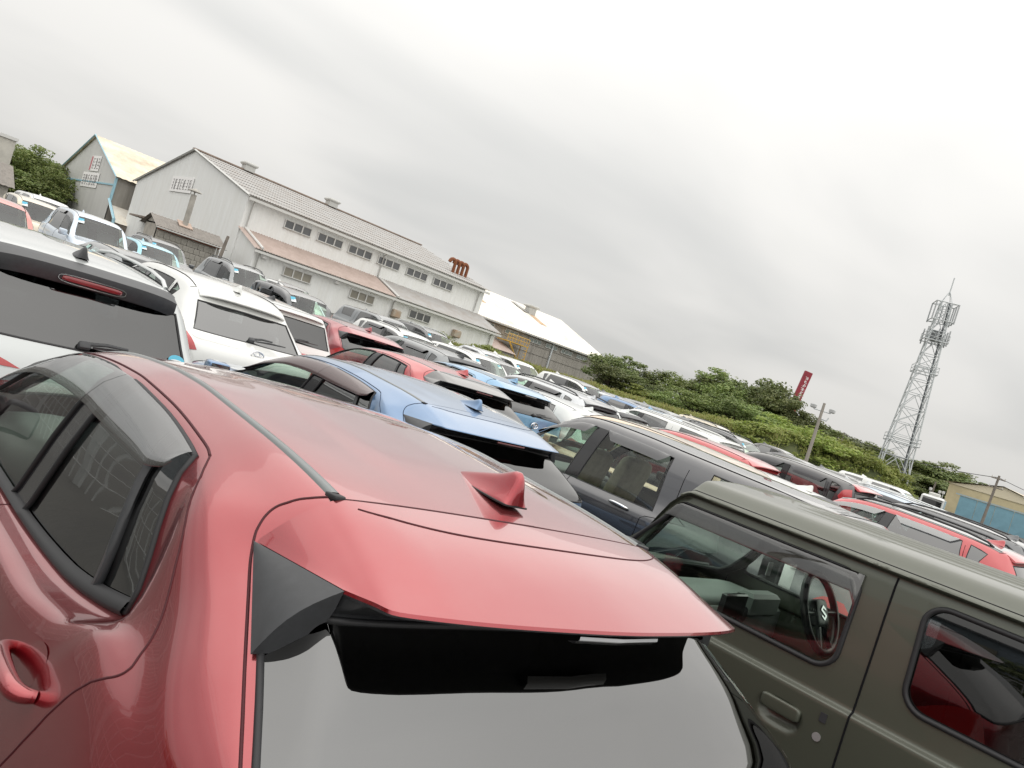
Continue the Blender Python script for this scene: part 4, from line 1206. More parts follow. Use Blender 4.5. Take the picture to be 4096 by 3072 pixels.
WALLS = stripes('weathered slate wall', (.36, .34, .305), (.22, .205, .18), 1.2, streak=True)
ROOFG = stripes('grey slate roof', (.42, .415, .405), (.35, .315, .285), 1.1)
ROOFR = stripes('rusty pink slate roof', (.46, .37, .33), (.36, .28, .24), 1.5)
ROOFW = stripes('white painted roof', (.86, .83, .77), (.66, .58, .46), .35)
ROOFT = stripes('tan stained roof', (.78, .70, .56), (.42, .33, .22), .30)
ROOFD = stripes('dark weathered roof', (.25, .225, .20), (.16, .145, .13), 2.5)
BLOCK = pmat('concrete block', (.44, .42, .375), .9, noise=(1.5, .35), bump=(20, .3))
RUST = pmat('rusted steel', (.16, .045, .02), .8, noise=(6, .55, (.34, .14, .05)))
ORANGE = pmat('orange rust primer', (.42, .12, .05), .8, noise=(4, .5))
WINFR = pmat('window frame paint', (.62, .62, .60), .5)
WINGL = pmat('dull window glass', (.10, .105, .11), .12, coat=.4, noise=(.7, .3))
WINGB = pmat('blinded window glass', (.28, .26, .21), .25, coat=.3, noise=(.7, .3))
GUTTER = pmat('gutter grey', (.45, .45, .43), .55)
STEELG = pmat('galvanised steel', (.52, .55, .56), .5, .15)
CYAN = pmat('cyan trim paint', (.33, .56, .66), .5)
YELLOW = pmat('yellow stair paint', (.62, .38, .06), .55)
BANNER = pmat('white banner cloth', (.88, .87, .86), .7)
INK = pmat('faded dark lettering', (.30, .29, .29), .8)
PINKINK = pmat('faded pink lettering', (.55, .22, .24), .8)
VENTM = pmat('vent hood metal', (.48, .48, .46), .5, .2)
WOODP = pmat('weathered pole', (.24, .21, .18), .85, noise=(3, .35))

def corrugated(P0, ex, ez, nx, pitch, depth, nrm_, mb):
    """a corrugated sheet: runs along ex for its length, ribs along ez"""
    P0 = Vector(P0); ex = Vector(ex); ez = Vector(ez); n = Vector(nrm_)
    L = ex.length; k = max(2, int(L / pitch)) * 2
    G = []
    for a in range(k + 1):
        o = n * (depth if a % 2 else 0)
        q = P0 + ex * (a / k) + o
        G.append([q, q + ez])
    mb.grid(G)

def window_strip(parent, x0, x1, z0, z1, y, panes=3, glass=WINGL, gap=.10):
    """a row of panes set in one frame on a wall facing -y"""
    M = MB(); w = (x1 - x0)
    t = .07
    M.box(((x0+x1)/2, y - .05, z1 - t/2), (w, .10, t)); M.box(((x0+x1)/2, y - .07, z0 + t/2), (w + .1, .14, t))
    M.box((x0 + t/2, y - .05, (z0+z1)/2), (t, .10, z1 - z0 - 2*t)); M.box((x1 - t/2, y - .05, (z0+z1)/2), (t, .10, z1 - z0 - 2*t))
    pw = (w - 2*t - gap * (panes-1)) / panes
    for k in range(1, panes):
        xx = x0 + t + k * pw + (k - .5) * gap
        M.box((xx, y - .05, (z0+z1)/2), (gap, .10, z1 - z0 - 2*t))
    f = M.build('window', WINFR, parent)
    for k in range(panes):
        a = x0 + t + k * (pw + gap)
        M = MB(); M.box((a + pw/2, y - .022, (z0+z1)/2), (pw, .03, z1 - z0 - 2*t)); M.build('pane', glass, f)
    return f

def pipe(parent, pts, r=.06, mat=None, name='downpipe'):
    M = MB(); M.tube(pts, r, 8); return M.build(name, mat or GUTTER, parent, smooth=60)

# glyph-like strokes for banner lettering (kept as unreadable blocks, as the photo shows them)
def glyphs(mb, cx_, cz, w, h, n, face, seed, yoff):
    rg = random.Random(seed); cw = w / n
    for k in range(n):
        x0 = cx_ - w/2 + cw * (k + .5)
        for q in range(4):
            zz = cz - h*.36 + h*.24*q
            ww = cw * rg.uniform(.30, .70)
            face(mb, x0 - ww/2, x0 + ww/2, zz - h*.028, zz + h*.028, yoff)
        for q in range(rg.choice((1, 2, 2, 3))):
            xx = x0 + cw * rg.uniform(-.32, .32); hh = h * rg.uniform(.45, .85)
            zc = cz + h * rg.uniform(-.06, .06)
            face(mb, xx - cw*.04, xx + cw*.04, zc - hh/2, zc + hh/2, yoff * 1.4)

# ------------------------------------------------------------------ white two-tier warehouse
def white_warehouse():
    k = 1.2
    root = empty('warehouse', (25.83, 60, 1.5)); tag(root, 'white corrugated warehouse with lean-to, two rows of windows and grey slate roof', 'warehouse')
    inv = lambda p: (p[0] - 25.83, p[1] - 60, p[2] - 1.5)
    X0, X1, Y0, Y1 = 0.0, 26.4, 0.0, 27.0
    ze, zr = 7.25, 10.62                   # above the root (eave, ridge)
    ym = (Y0 + Y1) / 2
    M = MB()                                # long wall facing the lot
    corrugated((X0, Y0, -2), (X1 - X0, 0, 0), (0, 0, ze + 2), 0, .32, .022, (0, -1, 0), M)
    corrugated((X1, Y0, -2), (0, Y1 - Y0, 0), (0, 0, ze + 2), 0, .32, .022, (1, 0, 0), M)
    M.build('wall', WALLW, root)
    M = MB(); n = 84                        # gable wall with ribbed sheets up to the rake
    G = []
    for a in range(n + 1):
        y = Y0 + (Y1 - Y0) * a / n; zt = ze + (zr - ze) * (1 - abs(y - ym) / (ym - Y0))
        o = -.022 if a % 2 else 0
        G.append([(X0 + o, y, -2), (X0 + o, y, zt)])
    M.grid(G, flip=True); M.build('gable_wall', WALLW, root)
    # roof: corrugated slate in two slopes, laid in three overlapping courses
    oh = .55
    for sgn, nm in ((1, 'front'), (-1, 'rear')):
        ya, yb = (Y0 - oh, ym) if sgn > 0 else (Y1 + oh, ym)
        za = ze - oh * (zr - ze) / (ym - Y0)
        M = MB(); NC = 9
        for c in range(NC):
            t0, t1 = c / NC, (c + 1) / NC + .012
            nx = 224; G = []
            for a in range(nx + 1):
                x = X0 - .25 + (X1 - X0 + .5) * a / nx; o = .07 * (a % 2)
                G.append([(x, ya + (yb - ya) * t0, za + (zr - za) * t0 + o + .045), (x, ya + (yb - ya) * t1, za + (zr - za) * t1 + o)])
            M.grid(G, flip=sgn < 0)
        M.build('roof', ROOFG, root)
    M = MB(); M.box(((X0+X1)/2, ym, zr + .12), (X1 - X0 + .6, .5, .12)); M.build('ridge_cap', pmat('rusty ridge', (.34, .26, .21), .8, noise=(2, .4)), root)
    for yb, za in ((Y0, ze), (Y1, ze)):       # barge boards on the gable
        M = MB(); a_ = Vector((X0 - .22, yb - (.55 if yb == Y0 else -.55), ze - .12)); b_ = Vector((X0 - .22, ym, zr + .08))
        d_ = (b_ - a_); M.tube([a_, b_], .10, 4); M.build('barge_board', WINFR, root)
    M = MB(); M.box(((X0+X1)/2, Y0 - .60, ze - .36), (X1 - X0 + .3, .16, .20)); M.build('gutter', WINFR, root)
    # lean-to along the front
    yl, zl, zt = -3.55, 3.35, 4.55
    M = MB(); corrugated((X0 + .1, yl, -2), (X1 - X0 - .2, 0, 0), (0, 0, zl + 2), 0, .32, .022, (0, -1, 0), M)
    M.build('lean_to_wall', WALLW, root)
    for xx, fl in ((X0 + .1, 1), (X1 - .1, 0)):
        M = MB(); G = [[(xx, yl + (0 - yl) * t, -2), (xx, yl + (0 - yl) * t, zl + (zt - zl) * t)] for t in np.linspace(0, 1, 6)]
        M.grid(G, flip=bool(fl)); M.build('lean_to_side', WALLW, root)
    for (xa, xb, mt) in ((X0 - .15, X0 + 13.4, ROOFR), (X0 + 13.7, X1 + .15, ROOFG)):
        M = MB(); nx = int((xb - xa) / .12); G = []
        for a in range(nx + 1):
            x = xa + (xb - xa) * a / nx; o = .075 * (a % 2)
            G.append([(x, yl - .5, zl - .15 + o), (x, 0.0, zt + o + .02)])
        M.grid(G); M.build('lean_to_roof', mt, root)
    M = MB(); M.tube([(X0 + 13.55, 0, zt + .12), (X0 + 13.55, yl - .5, zl - .02)], .10, 6); M.build('roof_flashing', WINFR, root)
    M = MB(); M.tube([(X0 + .45, 0, zt + .14), (X0 + .45, yl - .5, zl - .0)], .10, 6); M.build('roof_flashing', WINFR, root)
    M = MB(); M.box(((X0+X1)/2, yl - .58, zl - .33), (X1 - X0 + .3, .15, .18)); M.build('gutter', WINFR, root)
    for x in (3.45, 6.6, 9.75, 12.95, 16.3, 19.6):
        window_strip(root, x, x + 2.5, 5.74, 6.48, Y0 - .05)
    for x, g_ in ((2.75, WINGB), (9.0, WINGB), (15.4, WINGL)):
        window_strip(root, x, x + 2.5, 1.92, 2.68, yl - .05, glass=g_)
    for x in (.45, 13.45, 25.6):
        pipe(root, [(x, Y0 - .5, ze - .3), (x, Y0 - .15, ze - .7), (x, Y0 - .12, zt + .15)])
        pipe(root, [(x, yl - .5, zl - .28), (x, yl - .15, zl - .6), (x, yl - .12, -2)])
    for x in (5.0, 14.4):                    # ridge ventilators
        M = MB(); M.box((x, ym, zr + .35), (1.0, .9, .5)); M.box((x, ym, zr + .75), (1.35, 1.2, .34), bev=.12)
        M.build('roof_ventilator', VENTM, root)
    for x in (.9, 7.5):                      # small wall lamps
        M = MB(); M.box((x + .0, yl - .16, 2.75), (.34, .24, .22), bev=.04); M.build('wall_lamp', BANNER, root)
    for x in (13.9, 21.2):                   # hooded wall fans
        M = MB(); M.box((x, yl - .28, 1.85), (.8, .5, .72), bev=.10); M.build('wall_fan_hood', pmat('rust streaked hood', (.40, .37, .31), .7, noise=(2, .5, (.40, .2, .08))), root)
    # cowl pipes on the roof end
    for k in range(4):
        x = 23.2 + k * .62; y = 2.0 + k * .05
        z0_ = ze + .35 + .25 * 2.0
        pts = [(x, y, z0_ - .5), (x, y, z0_ + .62)] + [(x - .38 + .38*math.cos(t), y, z0_ + .62 + .38*math.sin(t)) for t in np.linspace(.3, math.pi, 7)]
        M = MB(); M.tube(pts, [.17]*2 + [.19]*7, 10); M.build('cowl_pipe', RUST, root, smooth=50)
        M = MB(); M.tube([(x - .76, y, z0_ + .6), (x - .74, y, z0_ - .3)], .015, 4); M.build('pipe_stay', STEELG, root)
    # gable details
    for (y, z, w) in ((19.6, 3.55, 4.6), (8.3, 2.75, 4.4)):
        M = MB(); M.box((X0 - .7, y, z), (1.3, w, .16)); M.build('door_canopy', pmat('rusty canopy', (.30, .25, .21), .8, noise=(2, .5)), root)
    def face(mb, a, b, z0, z1, yo):          # strokes on the gable plane; reading direction runs towards -y
        mb.box((X0 - .10 - yo, -(a + b)/2, (z0 + z1)/2), (.012, b - a, z1 - z0))
    M = MB(); M.box((X0 - .09, ym + .9, 7.35), (.03, 5.3, 1.45)); bn = M.build('banner', BANNER, root)
    M = MB(); glyphs(M, -(ym + .9), 7.35, 4.9, 1.2, 7, face, 3, .012); M.build('banner_lettering', INK, bn)
    M = MB(); M.box((X0 - .07, 4.0, 2.1), (.10, .5, .75)); M.build('meter_box', pmat('cream box', (.55, .50, .38), .6), root)
    M = MB(); M.box((X0 - .25, 2.6, -.1), (.5, 3.2, .15)); M.build('door_canopy', RUST, root)
    M = MB()
    for y in (4.6, 1.7): M.box((X0 - .06, y, .9), (.06, 1.3, .06))
    M.box((X0 - .06, 0.3, .2), (.06, 5.2, .07)); M.build('wall_rail', RUST, root)
    M = MB(); M.box((X0 - .06, 22.4, .2), (.08, .5, 3.0)); M.build('rust_streak_door_post', ORANGE, root)
    return root
white_warehouse()

def shed():
    root = empty('block_shed', (19.2, 57.55, 1.5)); tag(root, 'low concrete block shed with dark roof and tall flue in front of white gable', 'shed')
    L, D, h, hr = 4.6, 2.6, 2.6, 3.25           # ridge along x; long wall faces the lot
    nb, rows = 11, 6
    bw, bh = L / nb, .42
    mm = MB(); mm.box((0, 0, 0), (bw - .025, .22, bh - .025), bev=.012); me = mm.mesh('block')
    for r_ in range(rows):
        for c in range(nb):
            xx = (c + .5) * bw + (bw / 4 if r_ % 2 else -bw / 4)
            o = mobj('block', me, BLOCK, root); o.location = (min(max(xx, bw/2), L - bw/2), -.012 * ((c * 7 + r_ * 3) % 3), -.35 + (r_ + .5) * bh)
    M = MB(); M.box((L/2, .14, .55), (L, .22, h + 1.7)); M.box((.12, D/2, .55), (.24, D, h + 1.7)); M.box((L - .12, D/2, .55), (.24, D, h + 1.7))
    M.build('wall', pmat('shed mortar wall', (.46, .43, .38), .9, noise=(1.2, .3)), root)
    M = MB(); M.box((L/2, -.07, h - .22), (L, .10, .20)); M.build('fascia', ORANGE, root)
    for sgn in (1, -1):
        M = MB(); nx = 44; G = []
        ya, yb = (-.55, D/2) if sgn > 0 else (D + .55, D/2)
        for a in range(nx + 1):
            x = -.3 + (L + .6) * a / nx; o = .04 * (a % 2)
            G.append([(x, ya, h - .15 + o), (x, yb, hr + o)])
        M.grid(G, flip=sgn < 0); M.build('roof', ROOFD, root)
    M = MB(); M.tube([(-.3, -.62, h - .22), (L + .3, -.62, h - .22)], .06, 6); M.build('gutter', GUTTER, root)
    M = MB(); M.poly([(0, 0, h), (0, D, h), (0, D/2, hr)]); M.build('gable', BLOCK, root)
    M = MB(); M.poly([(L, 0, h), (L, D/2, hr), (L, D, h)]); M.build('gable', BLOCK, root)
    fx, fy = 2.1, 1.0
    M = MB(); M.tube([(fx, fy, h + .2), (fx, fy, 5.5)], .20, 12); M.tube([(fx, fy, 5.72), (fx, fy, 5.76), (fx, fy, 5.96)], [.50, .48, .04], 12)
    M.tube([(fx, fy, 5.5), (fx, fy, 5.75)], .05, 6)
    M.build('flue', pmat('flue metal', (.42, .40, .36), .6, noise=(1.5, .3)), root, smooth=50)
    M = MB(); M.box((fx, fy, h + .62), (1.0, .9, .06), M=Matrix.Rotation(R(26), 3, 'X')); M.build('roof_patch', pmat('pinkish flashing', (.50, .38, .31), .7), root)
    M = MB(); M.tube([(L - .4, -.5, -1), (L - .4, -.5, h - .3)], .05, 6); M.build('downpipe', GUTTER, root)
    return root
shed()

def grey_warehouse():
    root = empty('warehouse', (24.5, 89.0, 3.0)); tag(root, 'grey rendered warehouse with cyan trim and stained cream roof behind the white one', 'warehouse')
    D, ze, zr, L = 22.6, 5.7, 9.95, 30.0
    ym = D / 2
    M = MB(); M.poly([(0, 0, -4), (0, 0, ze), (0, ym, zr), (0, D, ze), (0, D, -4)]); M.build('gable_wall', WALLG, root)
    M = MB(); M.box((L/2, .15, (ze - 4)/2), (L, .3, ze + 4)); M.build('wall', WALLS, root)
    M = MB(); M.box((L/2, D - .15, (ze - 4)/2), (L, .3, ze + 4)); M.build('wall', WALLS, root)
    for sgn in (1, -1):
        ya = -.6 if sgn > 0 else D + .6
        M = MB(); nx = 90; G = []
        for a in range(nx + 1):
            x = -.3 + (L + .6) * a / nx; o = .05 * (a % 2)
            G.append([(x, ya, ze - .22 + o), (x, ym, zr + o + .05)])
        M.grid(G, flip=sgn < 0); M.build('roof', ROOFT, root)
    for ya in (-.6, D + .6):
        M = MB(); M.tube([(-.3, ya, ze - .2), (-.3, ym, zr + .1)], .08, 4); M.build('rake_trim', CYAN, root)
    M = MB(); M.box((-.05, ym, ze - 1.05), (.08, D, .17)); M.build('trim_band', CYAN, root)
    M = MB(); M.box((-.05, -.05, ze - 1.6), (.22, .22, 2.6)); M.build('corner_trim', CYAN, root)
    # low annex towards the lot
    M = MB(); M.quad((-.1, -3.2, .9), (L, -3.2, .9), (L, 0, 2.6), (-.1, 0, 2.6)); M.build('annex_roof', ROOFW, root)
    M = MB(); M.tube([(-.15, 0, 3.1), (-.15, -3.4, 1.2), (-.15, -3.4, .3)], .15, 4); M.build('annex_trim', CYAN, root)
    M = MB(); M.box((L/2, -3.0, -1.6), (L, .2, 5.0)); M.build('annex_wall', pmat('brown annex wall', (.20, .17, .14), .8, noise=(1, .3)), root)
    M = MB(); M.tube([(-.2, -3.1, .4), (-.2, -3.1, -4)], .12, 6); M.build('downpipe', STEELG, root)
    M = MB(); M.box((7.8, 4.2, zr - 2.2), (1.9, 1.3, 1.5)); M.box((7.8, 4.2, zr - 1.3), (2.6, 2.0, .4), bev=.12); M.build('roof_ventilator', pmat('stained vent', (.34, .28, .20), .7, noise=(1, .5)), root)
    def face(mb, a, b, z0, z1, yo):
        mb.box((-.10 - yo, -(a + b)/2, (z0 + z1)/2), (.012, b - a, z1 - z0))
    M = MB(); M.box((-.06, 9.0, 6.75), (.03, 3.6, 1.75)); bn = M.build('banner', BANNER, root)
    M = MB(); glyphs(M, -8.6, 6.75, 2.7, 1.5, 3, face, 8, .015); M.build('banner_lettering', INK, bn)
    M = MB(); M.box((-.09, 10.5, 6.75), (.02, .5, 1.6)); M.build('banner_mark', PINKINK, bn)
    M = MB(); M.box((-.06, 9.3, 4.85), (.03, 6.3, 1.7)); bn = M.build('banner', BANNER, root)
    M = MB(); glyphs(M, -9.3, 4.85, 5.8, 1.4, 6, face, 5, .015); M.build('banner_lettering', INK, bn)
    for y in (15.4, 11.4):
        M = MB(); M.box((-.1, y, -1.35), (.15, 1.5, 1.5)); M.build('window', WINGL, root)
    M = MB(); M.box((-.7, 13.4, .1), (1.3, 7.4, .2)); M.build('window_canopy', pmat('pale canopy', (.42, .41, .37), .7, noise=(1, .3)), root)
    for y in (17.8, 3.0):
        M = MB(); rounded_box(M, (-.3, y, -1.5 + .1 * y), (.4, .6, .4), .1); M.build('floodlight', pmat('lit lamp lens', (.9, .88, .8), .3), root)
    return root
grey_warehouse()

def slate_warehouse():
    root = empty('warehouse', (73.0, 90.0, 2.5)); tag(root, 'long grey slate-walled warehouse with bright white roof and yellow outside stair', 'warehouse')
    L, D, ze, zr = 39.0, 29.0, 5.85, 11.2
    M = MB(); corrugated((0, 0, -4), (L, 0, 0), (0, 0, ze + 4), 0, .5, .05, (0, -1, 0), M); M.build('wall', WALLS, root)
    M = MB(); M.poly([(L, 0, -4), (L, D, -4), (L, D, ze), (L, D/2, zr), (L, 0, ze)]); M.build('gable_wall', WALLS, root)
    M = MB(); M.poly([(0, 0, -4), (0, 0, ze), (0, D/2, zr), (0, D, ze), (0, D, -4)]); M.build('gable_wall', WALLS, root)
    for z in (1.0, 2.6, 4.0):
        M = MB(); M.box((L/2, -.09, z), (L, .05, .06)); M.build('sheet_lap', pmat('dark lap strip', (.22, .21, .19), .9), root)  # darker strips along the sheet laps
    for sgn in (1, -1):
        ya = -.8 if sgn > 0 else D + .8
        M = MB(); nx = 130; G = []
        for a in range(nx + 1):
            x = -.4 + (L + .8) * a / nx; o = .05 * (a % 2)
            G.append([(x, ya, ze - .3 + o), (x, D/2, zr + o + .05)])
        M.grid(G, flip=sgn < 0); M.build('roof', ROOFW, root)
    M = MB(); M.box((L/2, -.85, ze - .42), (L + .6, .2, .2)); M.build('gutter', GUTTER, root)
    for x in (11.0, 26.5):
        y_ = 10.6; z_ = ze + (zr - ze) * y_ / (D/2)
        M = MB(); M.box((x, y_, z_ + .5), (1.6, 1.4, 1.4)); M.box((x, y_, z_ + 1.35), (2.4, 2.0, .45), bev=.15); M.build('roof_ventilator', VENTM, root)
        M = MB(); M.quad((x - .9, y_ - 4.2, z_ - 1.45), (x + 1.0, y_ - 4.2, z_ - 1.45), (x + .7, y_ - .7, z_ - .16), (x - .7, y_ - .7, z_ - .16)); M.build('rust_stain', pmat('rust stain', (.45, .27, .13), .8, noise=(.8, .6, (.75, .62, .48))), root)
        M = MB(); M.quad((x - 2.9, y_ + 2.9, z_ + 1.28), (x - 1.5, y_ + 2.9, z_ + 1.28), (x - .8, y_ - .6, z_ + .0), (x - 1.9, y_ - .6, z_ + .0)); M.build('roof_light', pmat('grey roof light', (.38, .37, .35), .5), root)
    for x in (6.2, 11.8, 17.6, 21.8, 25.9, 30.2, 35.4):
        window_strip(root, x, x + 3.0, 4.35, 5.05, -.08, glass=pmat('greenish glass', (.13, .17, .15), .15, coat=.4))
    M = MB(); M.box((23.6, -.16, .8), (.3, .2, 9.0)); M.build('wall_pilaster', STEELG, root)
    M = MB(); M.box((L - .1, -.1, .8), (.35, .3, 9.6)); M.build('corner_trim', STEELG, root)
    # annex with stair
    M = MB(); M.quad((1, -4.5, 1.4), (11.5, -4.5, 1.4), (11.5, -.1, 2.9), (1, -.1, 2.9)); M.build('annex_roof', ROOFR, root)
    M = MB(); M.box((6.2, -4.0, -1.4), (10.2, .25, 5.6)); M.build('annex_wall', WALLS, root)
    window_strip(root, 6.2, 9.2, -.3, .55, -4.15, glass=pmat('greenish glass', (.13, .17, .15), .15, coat=.4))
    st = root
    M = MB()
    M.box((12.8, -1.6, 3.2), (5.2, 2.2, .15)); M.build('stair_landing', YELLOW, st)
    M = MB()
    for x in np.linspace(10.3, 15.3, 9): M.tube([(x, -2.7, 3.2), (x, -2.7, 4.4)], .05, 4)
    M.tube([(10.3, -2.7, 4.4), (15.3, -2.7, 4.4)], .06, 4); M.tube([(10.3, -2.7, 3.8), (15.3, -2.7, 3.8)], .05, 4)
    M.build('stair_railing', YELLOW, st)
    M = MB()
    for k in range(2): M.tube([(15.2, -2.7 + k*1.6, 3.2), (15.2, -2.7 + k*1.6, -3)], .09, 4)
    M.tube([(11.0, -2.7, 3.1), (15.0, -2.7, -.6)], .14, 4); M.tube([(15.2, -2.7, 1.2), (15.2, -1.1, -.5)], .06, 4); M.tube([(15.2, -2.7, -.5), (15.2, -1.1, 1.2)], .06, 4)
    for z in np.linspace(-2.4, 2.6, 11): M.tube([(14.6, -2.7, z), (15.2, -2.7, z)], .04, 4)
    M.build('stair_frame', YELLOW, st)
    return root
slate_warehouse()

# building cut by the left edge, and the cream and blue buildings far right
def left_building():
    root = empty('building', (8.0, 92.0, 2.5)); tag(root, 'cream rendered building cut off by the left edge beside the trees', 'building')
    M = MB(); M.box((3.85, 5.0, 1.2), (7.9, 10, 9.8)); M.build('wall', pmat('cream render', (.60, .58, .52), .8, noise=(.6, .25)), root)
    M = MB(); M.box((3.85, 5.0, 6.2), (8.2, 10.3, .3)); M.build('parapet', WINFR, root)
    M = MB(); M.box((7.86, 1.0, 1.0), (.1, .3, 8.5)); M.build('downpipe', GUTTER, root)
    r2 = empty('shed', (11.0, 86.5, 2.0)); tag(r2, 'brown tiled low shed roof at the left edge below the cream building', 'shed')
    M = MB(); M.box((1.6, 2.0, .4), (5.4, 4, 3.2)); M.build('wall', BLOCK, r2)
    nx = 24; G = []
    for a in range(nx + 1):
        x = -1.4 + 6.1 * a / nx; G.append([(x, -.5, 1.9 + .06*(a % 2)), (x, 3.0, 4.0 + .06*(a % 2))])
    M = MB(); M.grid(G); M.build('roof', ROOFD, r2)
left_building()

def far_buildings():
    root = empty('building', (112, 20, -.3)); tag(root, 'cream and tan low-roofed shed at far right beyond the blue wall', 'building')
    M = MB(); M.box((8, 4, 2.3), (14, 12, 5.6)); M.build('wall', pmat('cream shed wall', (.62, .53, .33), .7, noise=(.5, .2)), root)
    M = MB(); M.quad((.6, -2.6, 5.0), (15.4, -2.6, 5.0), (15.4, 4, 6.4), (.6, 4, 6.4)); M.quad((.6, 10.6, 5.0), (.6, 4, 6.4), (15.4, 4, 6.4), (15.4, 10.6, 5.0)); M.poly([(.9, -2.2, 4.9), (.9, 4, 6.3), (.9, 10.2, 4.9)]); M.build('roof', pmat('pale tan roof', (.70, .62, .46), .6), root)
    w = empty('site_wall', (106, 11.0, -1.0)); tag(w, 'pale blue steel panel wall at far right below the cream shed', 'wall')
    mm = MB(); mm.box((0, 0, 0), (.12, 1.9, 4.3), bev=.03); me = mm.mesh('panel')
    for k in range(8):
        o = mobj('panel', me, pmat('pale blue panel', (.20, .38, .47), .5, noise=(.8, .2)), w); o.location = (0, 1 + k * 1.95, 2.2)
    M = MB(); M.box((0, 8, 4.45), (.3, 16.2, .14)); M.build('wall_cap', pmat('blue grey cap', (.35, .45, .50), .5), w)
far_buildings()

# ------------------------------------------------------------------ lattice tower
def lattice_tower():
    bx, by = 125.6, 41.4
    zb = ground_z(60, 40) - .5
    root = empty('lattice_tower', (bx, by, zb)); tag(root, 'tall grey steel lattice telecom tower with aerials on top', 'tower')
    h = 30.2
    def half(z): return 1.55 * (1 - min(z, h) / h) + .70
    rz = R(28); c_, s_ = math.cos(rz), math.sin(rz)
    def P(a, b, z, k=1.0): q = half(z) * k; x, y = a*q, b*q; return (x*c_ - y*s_, x*s_ + y*c_, z)
    cs = [(-1, -1), (1, -1), (1, 1), (-1, 1)]
    lv = [0]
    while lv[-1] < h - 1: lv.append(min(h, lv[-1] + 2.9 - .045 * lv[-1]))
    for (a, b) in cs:
        M = MB(); M.tube([P(a, b, z) for z in lv], .11, 6); M.build('leg', STEELG, root)
    for k in range(len(lv) - 1):
        z0, z1 = lv[k], lv[k+1]; zm = (z0 + z1)/2
        M = MB()
        for q in range(4):
            A, B = cs[q], cs[(q+1) % 4]
            M.tube([P(*A, z0), P(*B, z0)], .05, 4, cap=False)
            m0 = tuple((np.array(P(*A, z1)) + np.array(P(*B, z1))) / 2)
            if k % 2 == 0: M.tube([P(*A, z0), P(*B, z1)], .05, 4, cap=False); M.tube([P(*B, z0), P(*A, z1)], .05, 4, cap=False)
            else: M.tube([P(*A, z0), m0], .055, 4, cap=False); M.tube([P(*B, z0), m0], .055, 4, cap=False)
        M.build('bracing', STEELG, root)
    M = MB(); M.tube([P(-.5, -.6, z) for z in lv], .12, 6); M.tube([P(-.25, -.6, z) for z in lv], .05, 4); M.build('cable_ladder', pmat('dark cable tray', (.10, .11, .12), .7), root)
    for z in (7.8, 19.0, 24.0):
        w = half(z) + .35 + (.3 if z > 22 else 0)
        M = MB()
        for q in range(4):
            A, B = cs[q], cs[(q+1) % 4]
            for dz in (0, .55, 1.1):
                pa, pb = [((a*w)*c_ - (b*w)*s_, (a*w)*s_ + (b*w)*c_, z + dz) for a, b in (A, B)]
                M.tube([pa, pb], .04 if dz else .08, 4, cap=False)
            M.tube([((A[0]*w)*c_ - (A[1]*w)*s_, (A[0]*w)*s_ + (A[1]*w)*c_, z), ((A[0]*w)*c_ - (A[1]*w)*s_, (A[0]*w)*s_ + (A[1]*w)*c_, z + 1.1)], .04, 4)
        M.build('platform', STEELG, root)
    for z in (27.2, 30.0):
        w = 1.55; M = MB()
        for q in range(4):
            A, B = cs[q], cs[(q+1) % 4]
            pa, pb = [((a*w)*c_ - (b*w)*s_, (a*w)*s_ + (b*w)*c_, z) for a, b in (A, B)]
            M.tube([pa, pb], .08, 4, cap=False)
            M.tube([pa, P(*A, min(z, h-.1))], .05, 4)
        M.build('aerial_frame', STEELG, root)
    for q, (a, b) in enumerate(cs + [(0, -1), (-1, 0), (1, 0)]):
        for zz, hh in ((28.5, 3.0), (24.7, 2.4)):
            w = 1.55 if zz > 27 else 1.5
            M = MB(); x, y = a*w*c_ - b*w*s_, a*w*s_ + b*w*c_
            M.tube([(x, y, zz - hh/2), (x, y, zz + hh/2)], .11, 6); M.build('panel_aerial', pmat('aerial grey', (.40, .42, .43), .5), root)
    M = MB()
    for (a, b) in cs: M.tube([P(a, b, h - .1), (0, 0, h + 1.9)], .06, 4)
    M.tube([(0, 0, h + 1.2), (0, 0, h + 4.0)], .09, 6); M.build('mast', STEELG, root)
    M = MB(); M.box((0, 0, 24.9), (1.3, 1.3, 1.6)); M.build('equipment_rack', pmat('rack grey', (.20, .21, .22), .6), root)
lattice_tower()

# red pylon sign with a column of white lettering
def pylon_sign():
    root = empty('pylon_sign', (118.2, 57.0, 1.5)); tag(root, 'tall red pylon sign with white vertical lettering above the trees', 'sign')
    rz = Matrix.Rotation(R(-48), 3, 'Z') @ Matrix.Rotation(R(6.5), 3, 'Y')
    M = MB(); M.box((0, 0, 6.9), (1.25, .5, 14.2), bev=.04); o = M.build('panel', pmat('dull red sign panel', (.33, .03, .05), .6, noise=(.6, .25)), root); 
    M = MB(); rg = random.Random(4)
    for k in range(11):
        z = 12.9 - k * .62
        for q in range(3): M.box((rg.uniform(-.12, .12) + .12, -.27, z + (q-1) * .17), (rg.uniform(.28, .5), .03, .07))
        M.box((rg.uniform(-.15, .15) + .12, -.275, z), (.07, .03, .44))
    M.build('lettering', BANNER, o)
    root.rotation_euler = rz.to_euler()
pylon_sign()

